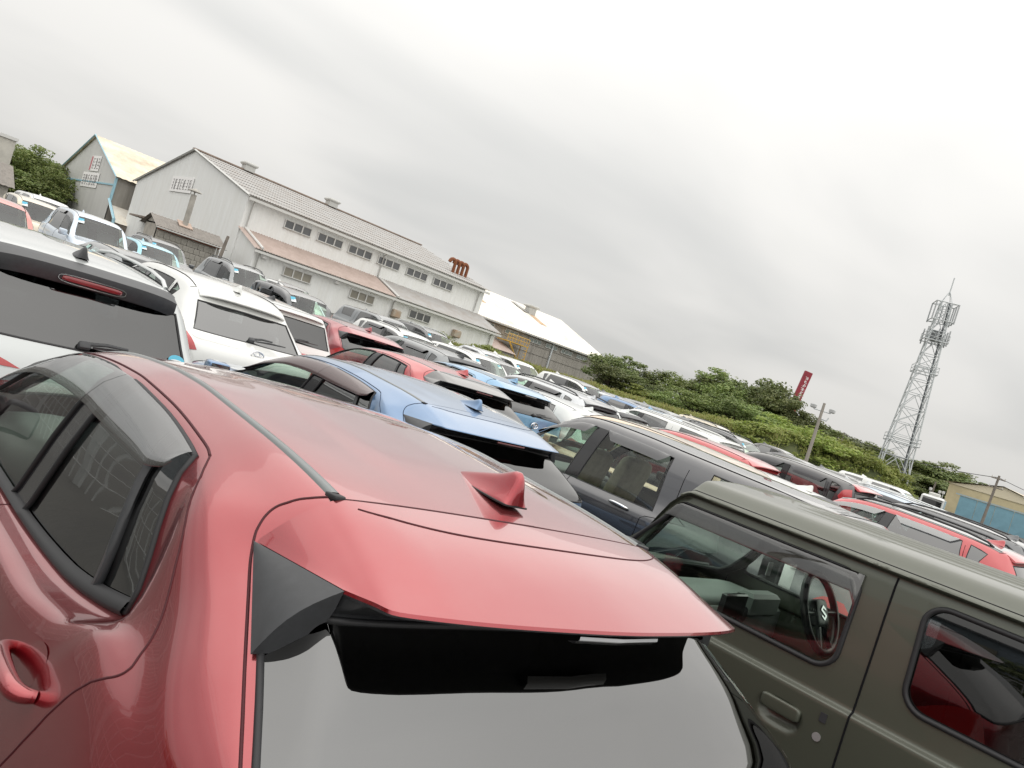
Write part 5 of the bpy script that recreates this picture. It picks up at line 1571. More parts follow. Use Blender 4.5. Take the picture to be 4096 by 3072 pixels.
# utility poles, floodlight pole and wires
def light_pole():
    root = empty('floodlight_pole', (55.0, 23.9, .3)); tag(root, 'grey concrete pole with two floodlights standing in the weeds', 'pole')
    M = MB(); M.tube([(0, 0, 0), (0, 0, 5.9)], .16, 8, r2=.10); M.build('pole', pmat('concrete pole', (.36, .33, .29), .8, noise=(2, .2)), root, smooth=60)
    M = MB(); M.tube([(-.45, .45, 5.3), (.45, -.45, 5.3)], .04, 5); M.tube([(.0, 0, 4.75), (.35, -.35, 4.7), (.42, -.42, 4.95)], .05, 5); M.build('crossarm', STEELG, root)
    for sd in (-1, 1):
        M = MB(); M.box((sd*.5, -sd*.5, 5.5), (.34, .34, .30), bev=.05); M.build('floodlight', pmat('floodlight housing', (.45, .46, .46), .4), root)
light_pole()
def utility_pole(x, y, z0, h, label, lean=(0, 0), arms=True):
    root = empty('utility_pole', (x, y, z0)); tag(root, label, 'pole')
    M = MB(); M.tube([(0, 0, 0), (lean[0], lean[1], h)], .17, 8, r2=.11); M.build('pole', WOODP, root, smooth=60)
    if arms:
        for zz in (h - .35, h - 1.3):
            M = MB(); M.tube([(-.55 + lean[0], .55 + lean[1], zz), (.55 + lean[0], -.55 + lean[1], zz)], .06, 4); ca = M.build('crossarm', WOODP, root)
            M = MB()
            for t in (-.5, 0, .5): M.tube([(t + lean[0], -t + lean[1], zz + .05), (t + lean[0], -t + lean[1], zz + .22)], .05, 5)
            M.build('insulators', pmat('porcelain', (.6, .58, .55), .4), ca)
    return (x + lean[0], y + lean[1], z0 + h)
pA = utility_pole(92.7, 20.7, -1.0, 7.3, 'brown wooden utility pole in front of the blue wall at far right', (.35, -.2))
pB = utility_pole(130.1, 51.8, 0.5, 7.6, 'distant utility pole rising from the wooded hillside left of the tower')
pC = utility_pole(105.9, 75.4, 0.0, 7.4, 'utility pole among the trees right of the slate-walled warehouse')
pD = utility_pole(118.0, 33.0, -.5, 4.8, 'short bare pole below the hillside between tower and blue wall', arms=False)
pE = utility_pole(138.0, 12.0, -1.0, 10.5, 'utility pole outside the frame carrying the wires at far right')
pF = utility_pole(22.8, 55.0, 1.3, 3.5, 'leaning grey utility pole in front of the block shed', (.3, 0), arms=False)
def wire(a, b, sag, label, r=.02):
    pts = [tuple(Vector(a).lerp(Vector(b), t) - Vector((0, 0, sag * 4 * t * (1-t)))) for t in np.linspace(0, 1, 24)]
    M = MB(); M.tube(pts, r, 4); o = M.build('power_line', pmat('cable', (.05, .05, .055), .7)); tag(o, label, 'cable')
wire((pB[0], pB[1], pB[2]-.2), (pA[0], pA[1], pA[2]-.2), 1.0, 'thin power line sagging from hillside pole to blue-wall pole', .035)
wire((pA[0], pA[1], pA[2]-.2), (pE[0], pE[1], pE[2]-2.6), .8, 'thin power line running out of frame from the blue-wall pole', .03)
wire((pC[0], pC[1], pC[2]-.3), (125, 62, 9.0), 1.2, 'thin power line from the pole right of the slate warehouse', .03)
# ------------------------------------------------------------------ vegetation
def leafmat(name, c1, c2, trans=.25):
    if name in MATS: return MATS[name]
    mt = bpy.data.materials.new(name); mt.use_nodes = True
    t = mt.node_tree; b = t.nodes['Principled BSDF']
    b.inputs['Roughness'].default_value = .6
    oi = t.nodes.new('ShaderNodeObjectInfo'); geo = t.nodes.new('ShaderNodeNewGeometry')
    mc = t.nodes.new('ShaderNodeMixRGB'); mc.inputs['Color1'].default_value = (*c1, 1); mc.inputs['Color2'].default_value = (*c2, 1)
    t.links.new(geo.outputs['Random Per Island'], mc.inputs['Fac'])
    hv = t.nodes.new('ShaderNodeHueSaturation')
    mr = t.nodes.new('ShaderNodeMapRange'); mr.inputs['To Min'].default_value = .72; mr.inputs['To Max'].default_value = 1.25
    t.links.new(oi.outputs['Random'], mr.inputs['Value']); t.links.new(mr.outputs[0], hv.inputs['Value'])
    mh = t.nodes.new('ShaderNodeMapRange'); mh.inputs['To Min'].default_value = .485; mh.inputs['To Max'].default_value = .512
    t.links.new(oi.outputs['Random'], mh.inputs['Value']); t.links.new(mh.outputs[0], hv.inputs['Hue'])
    t.links.new(mc.outputs[0], hv.inputs['Color']); t.links.new(hv.outputs[0], b.inputs['Base Color'])
    b.inputs['Transmission Weight'].default_value = 0
    tl = t.nodes.new('ShaderNodeBsdfTranslucent'); t.links.new(hv.outputs[0], tl.inputs['Color'])
    ad = t.nodes.new('ShaderNodeMixShader'); ad.inputs[0].default_value = trans
    o = t.nodes['Material Output']
    t.links.new(b.outputs[0], ad.inputs[1]); t.links.new(tl.outputs[0], ad.inputs[2]); t.links.new(ad.outputs[0], o.inputs[0])
    MATS[name] = mt
    return mt
LEAFD = leafmat('dark evergreen leaves', (.12, .17, .052), (.21, .24, .085), .3)
LEAFM = leafmat('mid green leaves', (.15, .215, .056), (.25, .285, .095), .3)
LEAFY = leafmat('yellow green weeds', (.20, .275, .05), (.36, .385, .115), .4)
REED = leafmat('dry reed grass', (.46, .44, .19), (.34, .38, .11), .35)
BARK = pmat('bark', (.09, .07, .05), .9, noise=(3, .4))

def leaf_cloud(mb, centres, n, size, rg, flat=.5, mi=0):
    """leaf-sized quads on the shells of many small clumps"""
    per = max(1, n // len(centres))
    for (c, r_) in centres:
        d = rg.normal(size=(per, 3)); d /= np.linalg.norm(d, axis=1, keepdims=True) + 1e-9
        d[:, 2] = d[:, 2] * .8 + .12
        rad = r_ * (0.62 + .38 * rg.random(per) ** .5)
        P = np.array(c) + d * rad[:, None] * np.array([1, 1, .78])
        for p, q in zip(P, d):
            nn = q + rg.normal(size=3) * .45 + np.array([0, 0, flat]); nn /= np.linalg.norm(nn)
            a = np.cross(nn, rg.normal(size=3)); a /= np.linalg.norm(a) + 1e-9; b = np.cross(nn, a)
            sz = size * rg.uniform(.6, 1.35)
            k = len(mb.v)
            mb.v += [tuple(p - a*sz), tuple(p - b*sz*.55), tuple(p + a*sz), tuple(p + b*sz*.55)]
            mb.f.append((k, k+1, k+2, k+3)); mb.mi.append(mi)

TREES = {}
def tree_variant(k):
    """a crown about 1 unit wide and its trunk with limbs, base at z=0, total height 1.2"""
    if k in TREES: return TREES[k]
    rg = np.random.default_rng(100 + k)
    big = []
    nb = 10 + k % 4
    for q in range(nb):
        a = rg.uniform(0, 2*math.pi); r_ = rg.uniform(.05, .36); z = rg.uniform(.16, .98)
        big.append((np.array([r_*math.cos(a), r_*math.sin(a), z]), rg.uniform(.17, .27) * (1.05 - .25*abs(z-.65))))
    big.append((np.array([0, 0, .70]), .32)); big.append((np.array([0, 0, .34]), .34))
    cl = []
    for (c, r_) in big:
        for q in range(16):
            d = rg.normal(size=3); d /= np.linalg.norm(d); d[2] = abs(d[2])*.9 - .25
            cl.append((c + d * r_ * rg.uniform(.75, 1.05), r_ * rg.uniform(.26, .46)))
    M = MB(); leaf_cloud(M, cl, 9000, .019, rg)
    crown = M.mesh('crown')
    T = MB(); T.tube([(0, 0, -.05), (.01, 0, .25), (-.01, .01, .55), (0, 0, .85)], [.035, .028, .02, .008], 7)
    for (c, r_) in big[:6]:
        T.tube([(0, 0, rg.uniform(.25, .45)), tuple(c*.6 + np.array([0, 0, .05])), tuple(c)], [.016, .011, .004], 5)
    TREES[k] = (crown, T.mesh('trunk', 60))
    return TREES[k]

def tree(x, y, top, width, label, mat=LEAFD, k=0, group=None, name='tree'):
    z0 = ground_z(min(x, 60), min(y, 60)) - .3
    root = empty(name, (x, y, z0), rz=random.uniform(0, 6.28)); tag(root, label, 'tree', group)
    H_ = (top - z0) / 1.16
    root.scale = (width * 1.45, width * 1.45, H_)
    cr, tr = tree_variant(k)
    mobj('crown', cr, mat, root); mobj('trunk', tr, BARK, root)
    return root

T_MAIN = [  # x, y, top z, width, kind
 (93.7,71.7,8.8,8.0,0),(88.0,69.3,6.6,6.5,1),(91.0,65.2,6.0,7.0,2),(98.7,68.3,8.2,8.5,3),(97.6,62.7,8.8,8.5,4),(97.3,59.3,10.0,8.0,5),
 (95.1,55.3,9.8,8.0,6),(97.6,54.9,10.9,8.5,7),(97.2,51.5,10.9,8.0,0),(96.6,48.2,10.6,8.0,3),(96.0,45.0,8.6,6.5,5),(85.3,52.2,6.0,6.5,1),
 (85.7,47.6,6.6,6.5,2),(87.4,44.3,6.4,6.5,4),(87.8,62.9,4.4,5.5,6),(88.7,58.1,5.6,6.0,7),(105.2,46.5,7.4,7.5,1)]
L_MAIN = ['round dark tree right against the corner of the slate warehouse', 'bushy tree at the foot of the slate warehouse corner', 'low tree in front of the pole right of the slate warehouse',
 'tall tree just right of the pole in the wood', 'broad evergreen in the left middle of the wood', 'tall evergreen with pointed crown in mid wood', 'evergreen in the centre of the wood',
 'tallest spreading evergreen in the wood left of the red sign', 'broad rounded evergreen second left of the red sign', 'dense evergreen at right end of the wood touching the red sign', 'drooping evergreen directly below the red sign',
 'lower tree at the front edge of the wood, centre left', 'lower tree at the front edge of the wood, centre', 'lower tree at the front edge of the wood, right', 'small yellowish green tree at the front left of the wood', 'small tree at the front of the wood, left of centre',
 'tree on the slope behind the floodlight pole']
for q, (t_, lb) in enumerate(zip(T_MAIN, L_MAIN)):
    tree(t_[0], t_[1], t_[2] + .4, t_[3], lb, LEAFM if q in (4, 6, 11, 13, 15) else (LEAFY if q == 14 else LEAFD), t_[4], 'trees of the wood behind the weeds')
T_LEFT = [(18.7,108.4,9.6,7.5,2),(20.6,110.1,10.6,8.0,4),(21.6,105.9,9.8,6.0,6),(22.4,103.6,8.8,5.0,7),(18.2,102.3,7.2,6.5,1),(20.4,101.2,7.0,6.0,3)]
L_LEFT = ['leafy tree beside the cream building at far left', 'tall leafy tree behind the left trees, top centre', 'tree left of the grey warehouse gable, upper', 'narrow tree touching the grey warehouse gable',
 'low tree below the cream building at far left', 'low tree in front of the grey warehouse corner at far left']
for t_, lb in zip(T_LEFT, L_LEFT): tree(*t_[:4], lb, LEAFM, t_[4], 'trees left of the grey warehouse')
T_FAR = [(156,67.4,10.2,12,0),(166.8,67.8,10.4,13,1),(168,64.4,9.8,13,2),(174,62.7,9.4,13,3),(180,60.4,9.4,13,4),(181.6,55.9,9.5,12,5),(178,50.8,9.9,12,6),(178.6,48.1,10.0,12,7),(179.5,44.7,9.2,12,0),
 (185,42.5,8.0,12,1),(185.8,39.9,8.5,11,2),(186.4,36.6,7.8,11,3),(158.4,46.3,6.4,10,4),(159.3,42.9,6.2,10,5),(155.2,38.9,5.8,9,6),(155.9,36.2,4.9,9,7),(160.7,55.6,7.2,11,0),(160,51.4,6.8,10,2),(150,60,7.8,10,3),(188,32,7.0,11,5),(150,48.5,5.2,9,1),(160,33,5.4,8,2)]
ORD = 'first second third fourth fifth sixth seventh eighth ninth tenth eleventh twelfth thirteenth fourteenth fifteenth sixteenth seventeenth eighteenth nineteenth twentieth twenty-first last'.split()
for q, t_ in enumerate(T_FAR):
    rank = sorted(range(len(T_FAR)), key=lambda i: T_FAR[i][0] / T_FAR[i][1]).index(q)
    tree(*t_[:4], ORD[rank] + ' tree from the left on the far wooded hillside behind the tower', LEAFD if q % 3 else LEAFM, t_[4], 'trees on the far hillside')

# weed-covered bank behind the last cars
BANK = [(36, 50.0, 1.6), (41, 45.0, 2.0), (46, 40.2, 2.1), (51, 35.6, 2.1), (56, 31.0, 2.5), (61, 27.0, 3.2), (65.5, 23.8, 3.2), (67.5, 22.6, 2.2), (69, 21.6, .9)]
BANKM = pmat('bank soil', (.06, .075, .03), .95, noise=(.8, .4, (.12, .13, .05)))
def bank():
    A = np.array(BANK, float); t = np.linspace(0, len(A)-1, 60); C_ = pchip(np.arange(len(A)), A, t)
    d = np.gradient(C_[:, :2], axis=0); d /= np.linalg.norm(d, axis=1, keepdims=True); nrm_ = np.stack([-d[:, 1], d[:, 0]], 1)
    nrm_ = nrm_ * np.sign((nrm_ * C_[:, :2]).sum(1))[:, None]       # away from the camera
    rg = np.random.default_rng(5)
    G = []
    for k in range(len(C_)):
        row = []
        for (o, f_) in ((-3.0, -.08), (-2.0, .45), (-1.0, .85), (0, 1.0), (3, 1.02), (9, .95), (22, .8)):
            x, y = C_[k, :2] + nrm_[k] * o
            zb = ground_z(min(x, 60), min(y, 60))
            row.append((x, y, zb + (C_[k, 2] - zb) * f_ + (rg.normal() * .08 if f_ > 0 else -.3)))
        G.append(row)
    M = MB(); M.grid(G); o = M.build('embankment', BANKM, smooth=180); tag(o, kind='structure')
    # weeds
    Gn = np.array(G)
    M = MB(); R2 = MB()
    n = 1500
    for q in range(n):
        a = rg.uniform(0, len(C_)-1.01); b = rg.choice([rg.uniform(.4, 3.4), rg.uniform(2.2, 4.2), rg.uniform(2.5, 5.8)])
        i, j = int(a), int(b); u, v = a-i, b-j
        p = Gn[i, j]*(1-u)*(1-v) + Gn[i+1, j]*u*(1-v) + Gn[i, j+1]*(1-u)*v + Gn[i+1, j+1]*u*v
        t_ = a / (len(C_)-1)
        r_ = rg.uniform(.28, .6) * (1 + .9 * max(0, t_ - .45))
        if rg.random() < (.55 if t_ < .5 else .10):
            for s_ in range(26):
                q0 = p + rg.normal(size=3) * np.array([.35, .35, .05]); hh = rg.uniform(.25, .65)
                tip = q0 + np.array([rg.normal()*.12, rg.normal()*.12, hh]); w = np.array([rg.normal(), rg.normal(), 0]); w /= np.linalg.norm(w); w *= .035
                k = len(R2.v); R2.v += [tuple(q0 - w), tuple(q0 + w), tuple(tip + w*.7), tuple(tip - w*.7)]; R2.f.append((k, k+1, k+2, k+3)); R2.mi.append(0)
        leaf_cloud(M, [(p + np.array([0, 0, r_*.35]), r_), (p + np.array([rg.normal()*.3, rg.normal()*.3, r_*.55]), r_*.7)], 52, .10, rg)
    o = M.build('weeds', LEAFY); tag(o, 'yellow-green leafy weeds covering the bank behind the cars', 'weeds', kind='stuff')
    o = R2.build('reed_grass', REED); tag(o, 'dry pale reed grass along the left of the bank', 'grass', kind='stuff')
bank()
# larger shrubs on the right part of the bank
SHR = [(58.5, 29.6, 4.0, 5.2, 1), (62.2, 27.4, 4.8, 6.0, 3), (66.0, 25.0, 4.9, 5.6, 5), (68.4, 23.6, 3.9, 4.0, 0), (70.0, 22.4, 2.6, 2.6, 2), (63.5, 30.5, 4.8, 5.6, 6), (71.5, 21.0, 1.6, 2.0, 4)]
SHL = ['leafy yellow-green shrub on the bank left of the floodlight pole', 'leafy shrub on the bank just right of the floodlight pole', 'rounded tall shrub in the middle of the bushy bank', 'rounded bright shrub at the right of the bushy bank',
 'low shrub at the foot of the steel tower', 'shrub at the back of the bushy bank', 'last low shrub right of the steel tower base']
for t_, lb in zip(SHR, SHL):
    tree(*t_[:4], lb, LEAFY, t_[4], 'shrubs on the bank', 'shrub')
tree(37.5, 46.5, 3.0, 2.6, 'small bright green bush at the white warehouse corner', LEAFY, 3, None, 'shrub')
tree(43.0, 46.5, 3.3, 2.8, 'small bright green bush below the yellow stair', LEAFY, 5, None, 'shrub')

# rising ground under the woods
def ridge(name, line, back, mat):
    A = np.array(line, float); t = np.linspace(0, len(A)-1, 40); C2 = pchip(np.arange(len(A)), A, t)
    d = C2[:, :2] / np.linalg.norm(C2[:, :2], axis=1, keepdims=True); rg = np.random.default_rng(9)
    G = []
    for k in range(len(C2)):
        row = []
        for (o, f_) in ((-9, -.2), (-4, .5), (0, .9), (6, 1.0), (back, .95)):
            x, y = C2[k, :2] + d[k] * o; zb = ground_z(min(x, 60), min(y, 60)) - .5
            row.append((x, y, zb + (C2[k, 2] - zb) * f_ + rg.normal() * .25))
        G.append(row)
    M = MB(); M.grid(G); o = M.build(name, mat, smooth=180); tag(o, kind='structure')
HILLM = pmat('dark forest floor', (.03, .045, .016), .95, noise=(.5, .5, (.06, .075, .025)))
ridge('wooded_rise', [(90, 78, 2.2), (98, 70, 3.0), (102, 60, 3.5), (103, 52, 3.5), (102, 46, 3.0), (104, 42, 2.2)], 20, HILLM)
ridge('hillside', [(150, 78, 4.5), (165, 70, 5.2), (178, 61, 5.0), (182, 50, 4.6), (185, 40, 3.6), (190, 28, 2.6)], 40, HILLM)
# ------------------------------------------------------------------ the cars
P_RED = paint('deep red', (.33, .013, .024), .75, .22, .11, 1.65)
P_RED2 = paint('bright red', (.48, .022, .03), .15, .30)
P_DRED = paint('dark red', (.32, .025, .04), .6, .32)
P_BLUE = paint('metallic blue', (.115, .22, .39), .70, .32)
P_LBLUE = paint('light metallic blue', (.15, .33, .52), .65, .34)
P_CYAN = paint('pale cyan', (.25, .60, .72), .1, .35)
P_WHITE = paint('white', (.72, .73, .71), .0, .35)
P_PEARL = paint('pearl white', (.70, .73, .72), .08, .32)
P_SILVW = paint('silver white', (.50, .53, .53), .25, .34)
P_CREAM = paint('cream', (.68, .60, .45), .0, .35)
P_BEIGE = paint('beige', (.62, .46, .30), .2, .35)
P_SILV = paint('silver', (.50, .52, .54), .7, .33)
P_GREY = paint('mid grey', (.20, .215, .225), .6, .34)
P_DGREY = paint('dark grey', (.085, .09, .097), .6, .34)
P_NAVY = paint('blue black', (.050, .052, .060), .5, .34)
P_BLACK = paint('black', (.014, .014, .016), .2, .28)
P_ICE = paint('ice blue', (.55, .64, .74), .3, .34)
P_CORAL = paint('faded coral', (.55, .12, .09), .1, .38)
BLKROOF = paint('black roof', (.03, .03, .034), .2, .3)
REDSEAM = pmat('dark red panel gap', (.06, .004, .008), .7)
BLUESEAM = pmat('dark blue panel gap', (.012, .03, .07), .7)

GR = 'cars parked in the lot'
red = make_crossover('parked_car', 1.33, .68, P_RED, 'deep red crossover in the foreground with clear smoked window visors and shark fin', yaw=2.0, sx=.035, sy=.05, z=-.0126, seammat=REDSEAM, mirror=BLACKPL, rglass=REARGH, group=GR)
make_offroader()['group'] = GR
make_crossover('parked_car', 3.79, 3.45, P_BLUE, 'metallic blue crossover with brown visors directly behind the red foreground car', yaw=.2, hs_=.925, sy=.058, sx=.004, visor=VISORB, stop=DARKRED, seammat=BLUESEAM, group=GR)
make_crossover('parked_car', 6.35, 6.55, P_RED2, 'bright red crossover with black rear pillar and roof edge, beyond the blue one', yaw=0, hs_=.955, spoilmat=BLKROOF, garnish=BLKROOF, visors=False, stop=DARKRED, group=GR)
make_crossover('parked_car', 9.0, 8.3, P_LBLUE, 'light blue crossover with round chrome emblem, right of the bright red one', yaw=0, hs_=.97, emblem=True, wiper=True, visors=False, group=GR)
make_crossover('parked_car', 7.9, 11.15, P_DRED, 'dull dark red crossover parked between white van and bright red car', yaw=0, hs_=.955, visors=False, stop=DARKRED, group=GR)

C_ = lambda *a, **k: make_car('parked_car', *a, group=GR, **k)
C_('suv', 1.5, 5.62, P_SILVW, 'pale white SUV with black spoiler and red stop lamp, ahead of red car', spoilmat=BLACKPL, spoil=3, fin=2, rails=P_SILVW, hs_=.985, near=True, extras='whitesuv')
C_('minivan', 6.5, 2.3, P_NAVY, 'blue black minivan with dark visors and chrome handles behind the off-roader', visor=VISOR, hs_=1.01, fin=0, clear_rear=True, seat=SEATB, trunk_trim=True, wiper=False)
C_('wagon', 4.0, 8.75, P_WHITE, 'white estate car with chrome emblem and bare plate recess at left centre', emblem=True, hs_=1.09, clear_rear=True)
C_('minivan', 6.0, 11.3, P_WHITE, 'white people carrier with dark rear window and emblem, right of the estate car', emblem=True, hs_=.93, fin=2, visor=VISORB)
C_('hatch', 4.6, 13.5, P_GREY, 'grey hatchback with wide black tail spoiler beyond the pale white SUV', spoilmat=BLACKPL, visor=VISORG, hs_=.98, fin=0, clear_rear=True)
C_('suv', 10.7, 12.2, P_GREY, 'grey SUV with large black spoiler and dark visors beyond the light blue car', spoilmat=BLACKPL, visor=VISOR, hs_=.95, fin=2)
C_('hatch', 10.7, 8.5, P_PEARL, 'white hatchback with small fin right of the light blue crossover', hs_=.985, spoil=2, wiper=False)
C_('suv', 12.7, 10.1, P_SILV, 'silver grey SUV with black roof rails and raised spoiler', rails=BLACKPL, visor=VISOR, hs_=.98, spoilmat=P_GREY)
C_('hatch', 14.2, 10.3, P_PEARL, 'white hatchback with black spoiler behind the blue-black minivan roof', spoilmat=BLACKPL, hs_=1.02)
C_('kei_box', 8.8, 4.6, P_BEIGE, 'beige tall car whose roof shows above the blue-black minivan', hs_=.94, fin=0)
C_('hatch', 10.3, 4.2, P_WHITE, 'white hatchback with black spoiler lip, right of the beige roof', hs_=1.03, spoilmat=BLACKPL)
C_('hatch', 12.5, 6.2, P_RED2, 'bright red hatchback with dark windows behind the beige roof', hs_=1.08, fin=0, wiper=False)
C_('kei_box', 14.6, 5.2, BLKROOF, 'black tall box car with red rear corners', hs_=1.0, fin=0, visor=VISOR, spoilmat=P_RED2, extras='redcorner')
C_('suv', 12.6, 2.35, P_RED2, 'bright red SUV with black roof and grey rails beyond the off-roader roof', roofmat=BLKROOF, rails=RUBBER, hs_=1.0, visor=VISORG)
C_('sedan', 8.6, .6, P_WHITE, 'white saloon roof showing just above the off-roader roof', hs_=1.03, fin=0, wiper=False, spoil=0)
C_('sedan', 15.7, 9.0, P_BLACK, 'black saloon with rear lip behind the beige roof', hs_=1.0, fin=0, wiper=False)
C_('minivan', 17.4, 9.6, P_WHITE, 'white long van left of the red hatchback roof', hs_=.99, fin=0, rails=P_WHITE)
C_('minivan', 19.6, 4.4, P_ICE, 'white long-roofed van behind the bright red SUV', hs_=1.0, fin=0, visor=VISOR, rails=P_WHITE)
C_('suv', 16.8, 3.0, P_DGREY, 'dark grey SUV at the right edge behind the bright red SUV', hs_=1.02, rails=BLACKPL)
# second block, nose towards the camera
F_ = lambda *a, **k: make_car('parked_car', *a, group=GR, front=True, near=False, spoil=0, **k)
F_('hatch', 3.4, 20.0, P_CORAL, 'faded coral red car at the left edge, bonnet towards the camera', hs_=1.02)
F_('minivan', 7.2, 33.0, P_WHITE, 'white van at far left, bonnet towards the camera, nearest the trees', hs_=1.10)
F_('kei_box', 5.9, 28.0, P_CREAM, 'cream white tall kei car at far left with mirrors', hs_=.95)
F_('suv', 6.5, 24.0, P_ICE, 'large pale silver SUV with windscreen sticker, left of the grey hatchback', hs_=1.09, visor=VISOR)
F_('hatch', 9.2, 27.0, P_CYAN, 'bright cyan car peeping over the grey hatchback', hs_=1.02)
F_('suv', 11.2, 32.0, P_DGREY, 'dark car behind the cyan one in front of the block shed', hs_=1.02, rails=BLACKPL)
F_('suv', 11.7, 25.4, P_GREY, 'mid grey SUV with black roof rails before the block shed', hs_=1.10, rails=BLACKPL, visor=VISOR)
F_('sedan', 13.2, 24.0, P_ICE, 'pale blue-silver saloon right of the grey SUV with rails', hs_=1.02)
F_('hatch', 15.5, 29.0, P_WHITE, 'white hatchback with dark roof panel far behind the pale silver saloon', hs_=1.08, roofmat=BLKROOF)
F_('kei_box', 10.5, 18.9, P_DGREY, 'dark grey box van with green-tinted windscreen before the warehouse lean-to', hs_=.96, visor=VISOR, sticker=True)
F_('minivan', 17.0, 24.0, P_GREY, 'grey van right behind the dark grey box van', hs_=1.0)
F_('suv', 13.2, 17.3, P_WHITE, 'white SUV with black rails facing the camera behind the dark red crossover', hs_=.96, rails=BLACKPL, visor=VISOR)
F_('suv', 19.2, 24.0, P_NAVY, 'blue black SUV with roof rails behind the white SUV', hs_=1.03, rails=STEELG)
F_('suv', 15.9, 17.2, P_WHITE, 'white SUV with black pillars behind the grey SUV with spoiler', hs_=.94)
F_('sedan', 21.0, 22.5, P_SILV, 'silver saloon in front of the lean-to wall', hs_=1.10)
F_('hatch', 18.3, 18.8, P_DGREY, 'dark grey hatchback between the white SUVs', hs_=1.0)
F_('minivan', 22.6, 22.2, P_WHITE, 'white van in front of the warehouse right corner', hs_=.98)
F_('suv', 23.2, 19.0, P_WHITE, 'white SUV with black roof near the yellow stair', hs_=1.0, roofmat=BLKROOF)
F_('hatch', 17.2, 14.0, P_WHITE, 'white hatchback facing the camera beyond the grey SUV with spoiler', hs_=.98)
F_('hatch', 24.2, 17.8, P_SILV, 'silver hatchback below the bank, left end', hs_=1.02)
F_('hatch', 26.8, 19.6, P_NAVY, 'blue black hatchback close under the bank, left end', hs_=1.0)
F_('hatch', 23.0, 15.9, P_BLUE, 'blue hatchback facing the camera below the bank', hs_=1.02)
F_('minivan', 30.3, 19.5, P_GREY, 'mid grey van under the bank beyond the blue hatchback', hs_=.93)
F_('hatch', 25.4, 16.0, P_LBLUE, 'light blue hatchback under the bank, bonnet to camera', hs_=1.0)
F_('sedan', 29.3, 17.2, P_DGREY, 'dark grey saloon under the bank, middle', hs_=1.06)
F_('suv', 31.6, 17.7, P_CREAM, 'cream SUV with black rails under the bank', hs_=1.0, rails=BLACKPL)
F_('suv', 23.2, 12.1, P_DGREY, 'dark grey SUV with long roof, left of the floodlight pole', hs_=1.0, rails=BLACKPL)
F_('hatch', 28.2, 10.0, P_DGREY, 'dark grey hatchback with black roof under the bushy bank', hs_=1.0, roofmat=BLKROOF)
F_('sedan', 26.5, 11.2, P_NAVY, 'blue black saloon under the bushy bank', hs_=1.06)
F_('sedan', 21.2, 6.7, P_SILV, 'silver saloon right of the black and red box car', hs_=1.08)
F_('sedan', 31.0, 9.6, P_SILV, 'silver saloon at the foot of the steel tower', hs_=1.0)
F_('hatch', 24.0, 4.9, P_PEARL, 'white hatchback with dark sunroof before the blue wall', hs_=1.02, roofmat=BLKROOF)
F_('minivan', 36.0, 11.0, P_WHITE, 'white van at the right end of the bank', hs_=.95)
F_('sedan', 34.0, 15.6, P_BLACK, 'black saloon under the bank near the floodlight pole', hs_=1.05)
F_('hatch', 33.0, 20.0, P_RED2, 'red hatchback half hidden under the bank', hs_=.95)

# white crane truck far right
def truck():
    root = empty('work_truck', (46.0, 12.6, ground_z(46, 12.6) + .25)); tag(root, 'white work truck with folded boom and lamps on its roof, far right', 'truck', GR)
    root.rotation_euler = (0, 0, R(100)); root.scale = (.62, .62, .62)
    M = MB(); M.box((0, 1.6, 1.35), (1.8, 1.7, 1.7), bev=.15); M.build('cab', P_WHITE, root, smooth=40)
    M = MB(); M.box((0, 2.46, 1.65), (1.5, .04, .7)); M.build('windshield', PRIV, root)
    M = MB(); M.box((0, -1.0, .85), (1.85, 3.4, .5), bev=.05); M.build('bed', STEELG, root)
    M = MB(); M.box((0, .3, 2.35), (.35, 3.0, .28), bev=.05); M.tube([(0, -1.2, 1.1), (0, -1.2, 2.4)], .18, 8); M.box((0, 1.9, 2.28), (.8, .8, .4), bev=.08); M.build('boom', pmat('boom paint', (.62, .62, .58), .5), root, smooth=40)
    for x, y in ((-.5, 1.2), (.5, 1.2), (0, -1.2)):
        M = MB(); M.tube([(x, y, 2.2), (x, y, 2.6)], .03, 5); rounded_box(M, (x, y, 2.72), (.24, .20, .24), .05); M.build('work_lamp', VENTM, root, smooth=60)
    add_wheels(root, .92, 4.0, (-1.6, 1.8))
truck()
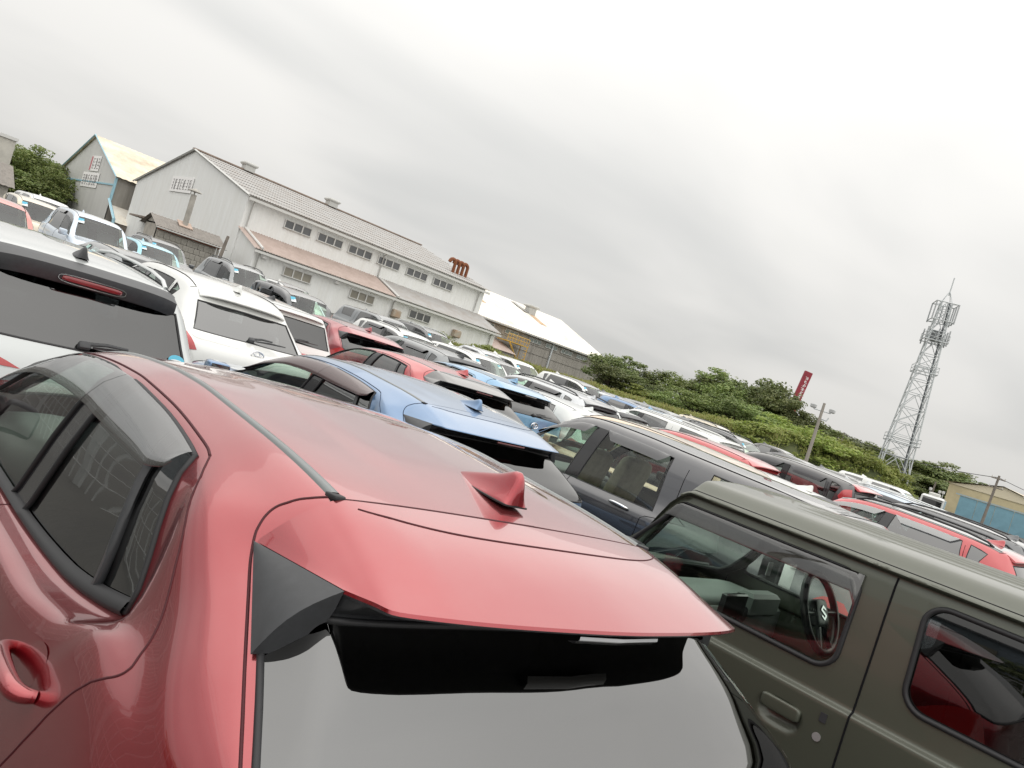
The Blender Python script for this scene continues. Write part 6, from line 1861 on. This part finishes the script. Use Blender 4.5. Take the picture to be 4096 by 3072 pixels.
# ------------------------------------------------------------------ what stands behind the photographer (the red car mirrors it)
FENM = pmat('white mesh fence', (.42, .43, .42), .5)
def fence():
    root = empty('mesh_fence', (-1.3, -6.0, ground_z(-1.3, 4))); tag(root, 'white steel mesh fence mirrored in the red car side window', 'fence')
    for k in range(13):
        M = MB(); M.tube([(0, k * 2.0, 0), (0, k * 2.0, 1.2)], .035, 6); M.build('post', FENM, root)
    me = None
    for k in range(12):
        if me is None:
            M = MB()
            for q in range(12): M.box((0, .167 * q + .08, .62), (.009, .009, 1.1))
            for z in np.linspace(.1, 1.16, 5): M.box((0.010, 1.0, z), (.009, 2.0, .012))
            me = M.mesh('mesh_panel')
        o = mobj('mesh_panel', me, FENM, root); o.location = (0, k * 2.0, 0)
fence()
def back_building():
    root = empty('factory_building', (-52, -8, 0)); tag(root, 'blue-grey factory mirrored in the red car side window', 'building')
    M = MB(); M.box((-6, 18, 2.3), (12, 56, 4.6)); M.build('wall', pmat('blue grey cladding', (.17, .21, .24), .6, noise=(.5, .2)), root)
    M = MB(); M.box((-6, 18, 4.7), (12.6, 56.6, .25)); M.build('roof', pmat('dark factory roof', (.12, .13, .14), .7), root)
    for k in range(8):
        M = MB(); M.box((.05, -6 + k * 6.4, 2.9), (.2, 3.4, 1.1)); M.build('window', WINGB, root)
back_building()
def back_pole():
    root = empty('utility_pole', (-8.5, 6.5, 0)); tag(root, 'power pole with transformer mirrored in the red car window visor', 'pole')
    M = MB(); M.tube([(0, 0, 0), (0, 0, 10.5)], .18, 8, r2=.11); M.build('pole', pmat('concrete pole', (.36, .33, .29), .8), root, smooth=60)
    for z in (10.0, 9.1):
        M = MB(); M.tube([(0, -.9, z), (0, .9, z)], .06, 5); M.build('crossarm', STEELG, root)
    M = MB(); M.tube([(.35, 0, 7.4), (.35, 0, 8.4)], .30, 12); M.build('transformer', VENTM, root, smooth=50)
back_pole()
for q, (z, x) in enumerate(((10.1, -8.5), (9.2, -8.3), (7.8, -8.6))):
    wire((x, -30, z + .5), (x, 60, z + 2.2), 1.2, ('upper', 'middle', 'lower')[q] + ' roadside cable mirrored in the red car', .018)
for q, (x, y, t_, w) in enumerate(((-15, 2, 2.2, 4), (-16, 9, 2.6, 4), (-15.5, 16, 2.4, 4), (-16, -6, 2.4, 4))):
    tree(x, y, t_, w, ('hedge tree mirrored in the red car window, ' + ('centre', 'beyond the pole', 'far end', 'near end')[q]), LEAFD, q, 'roadside trees', 'tree')
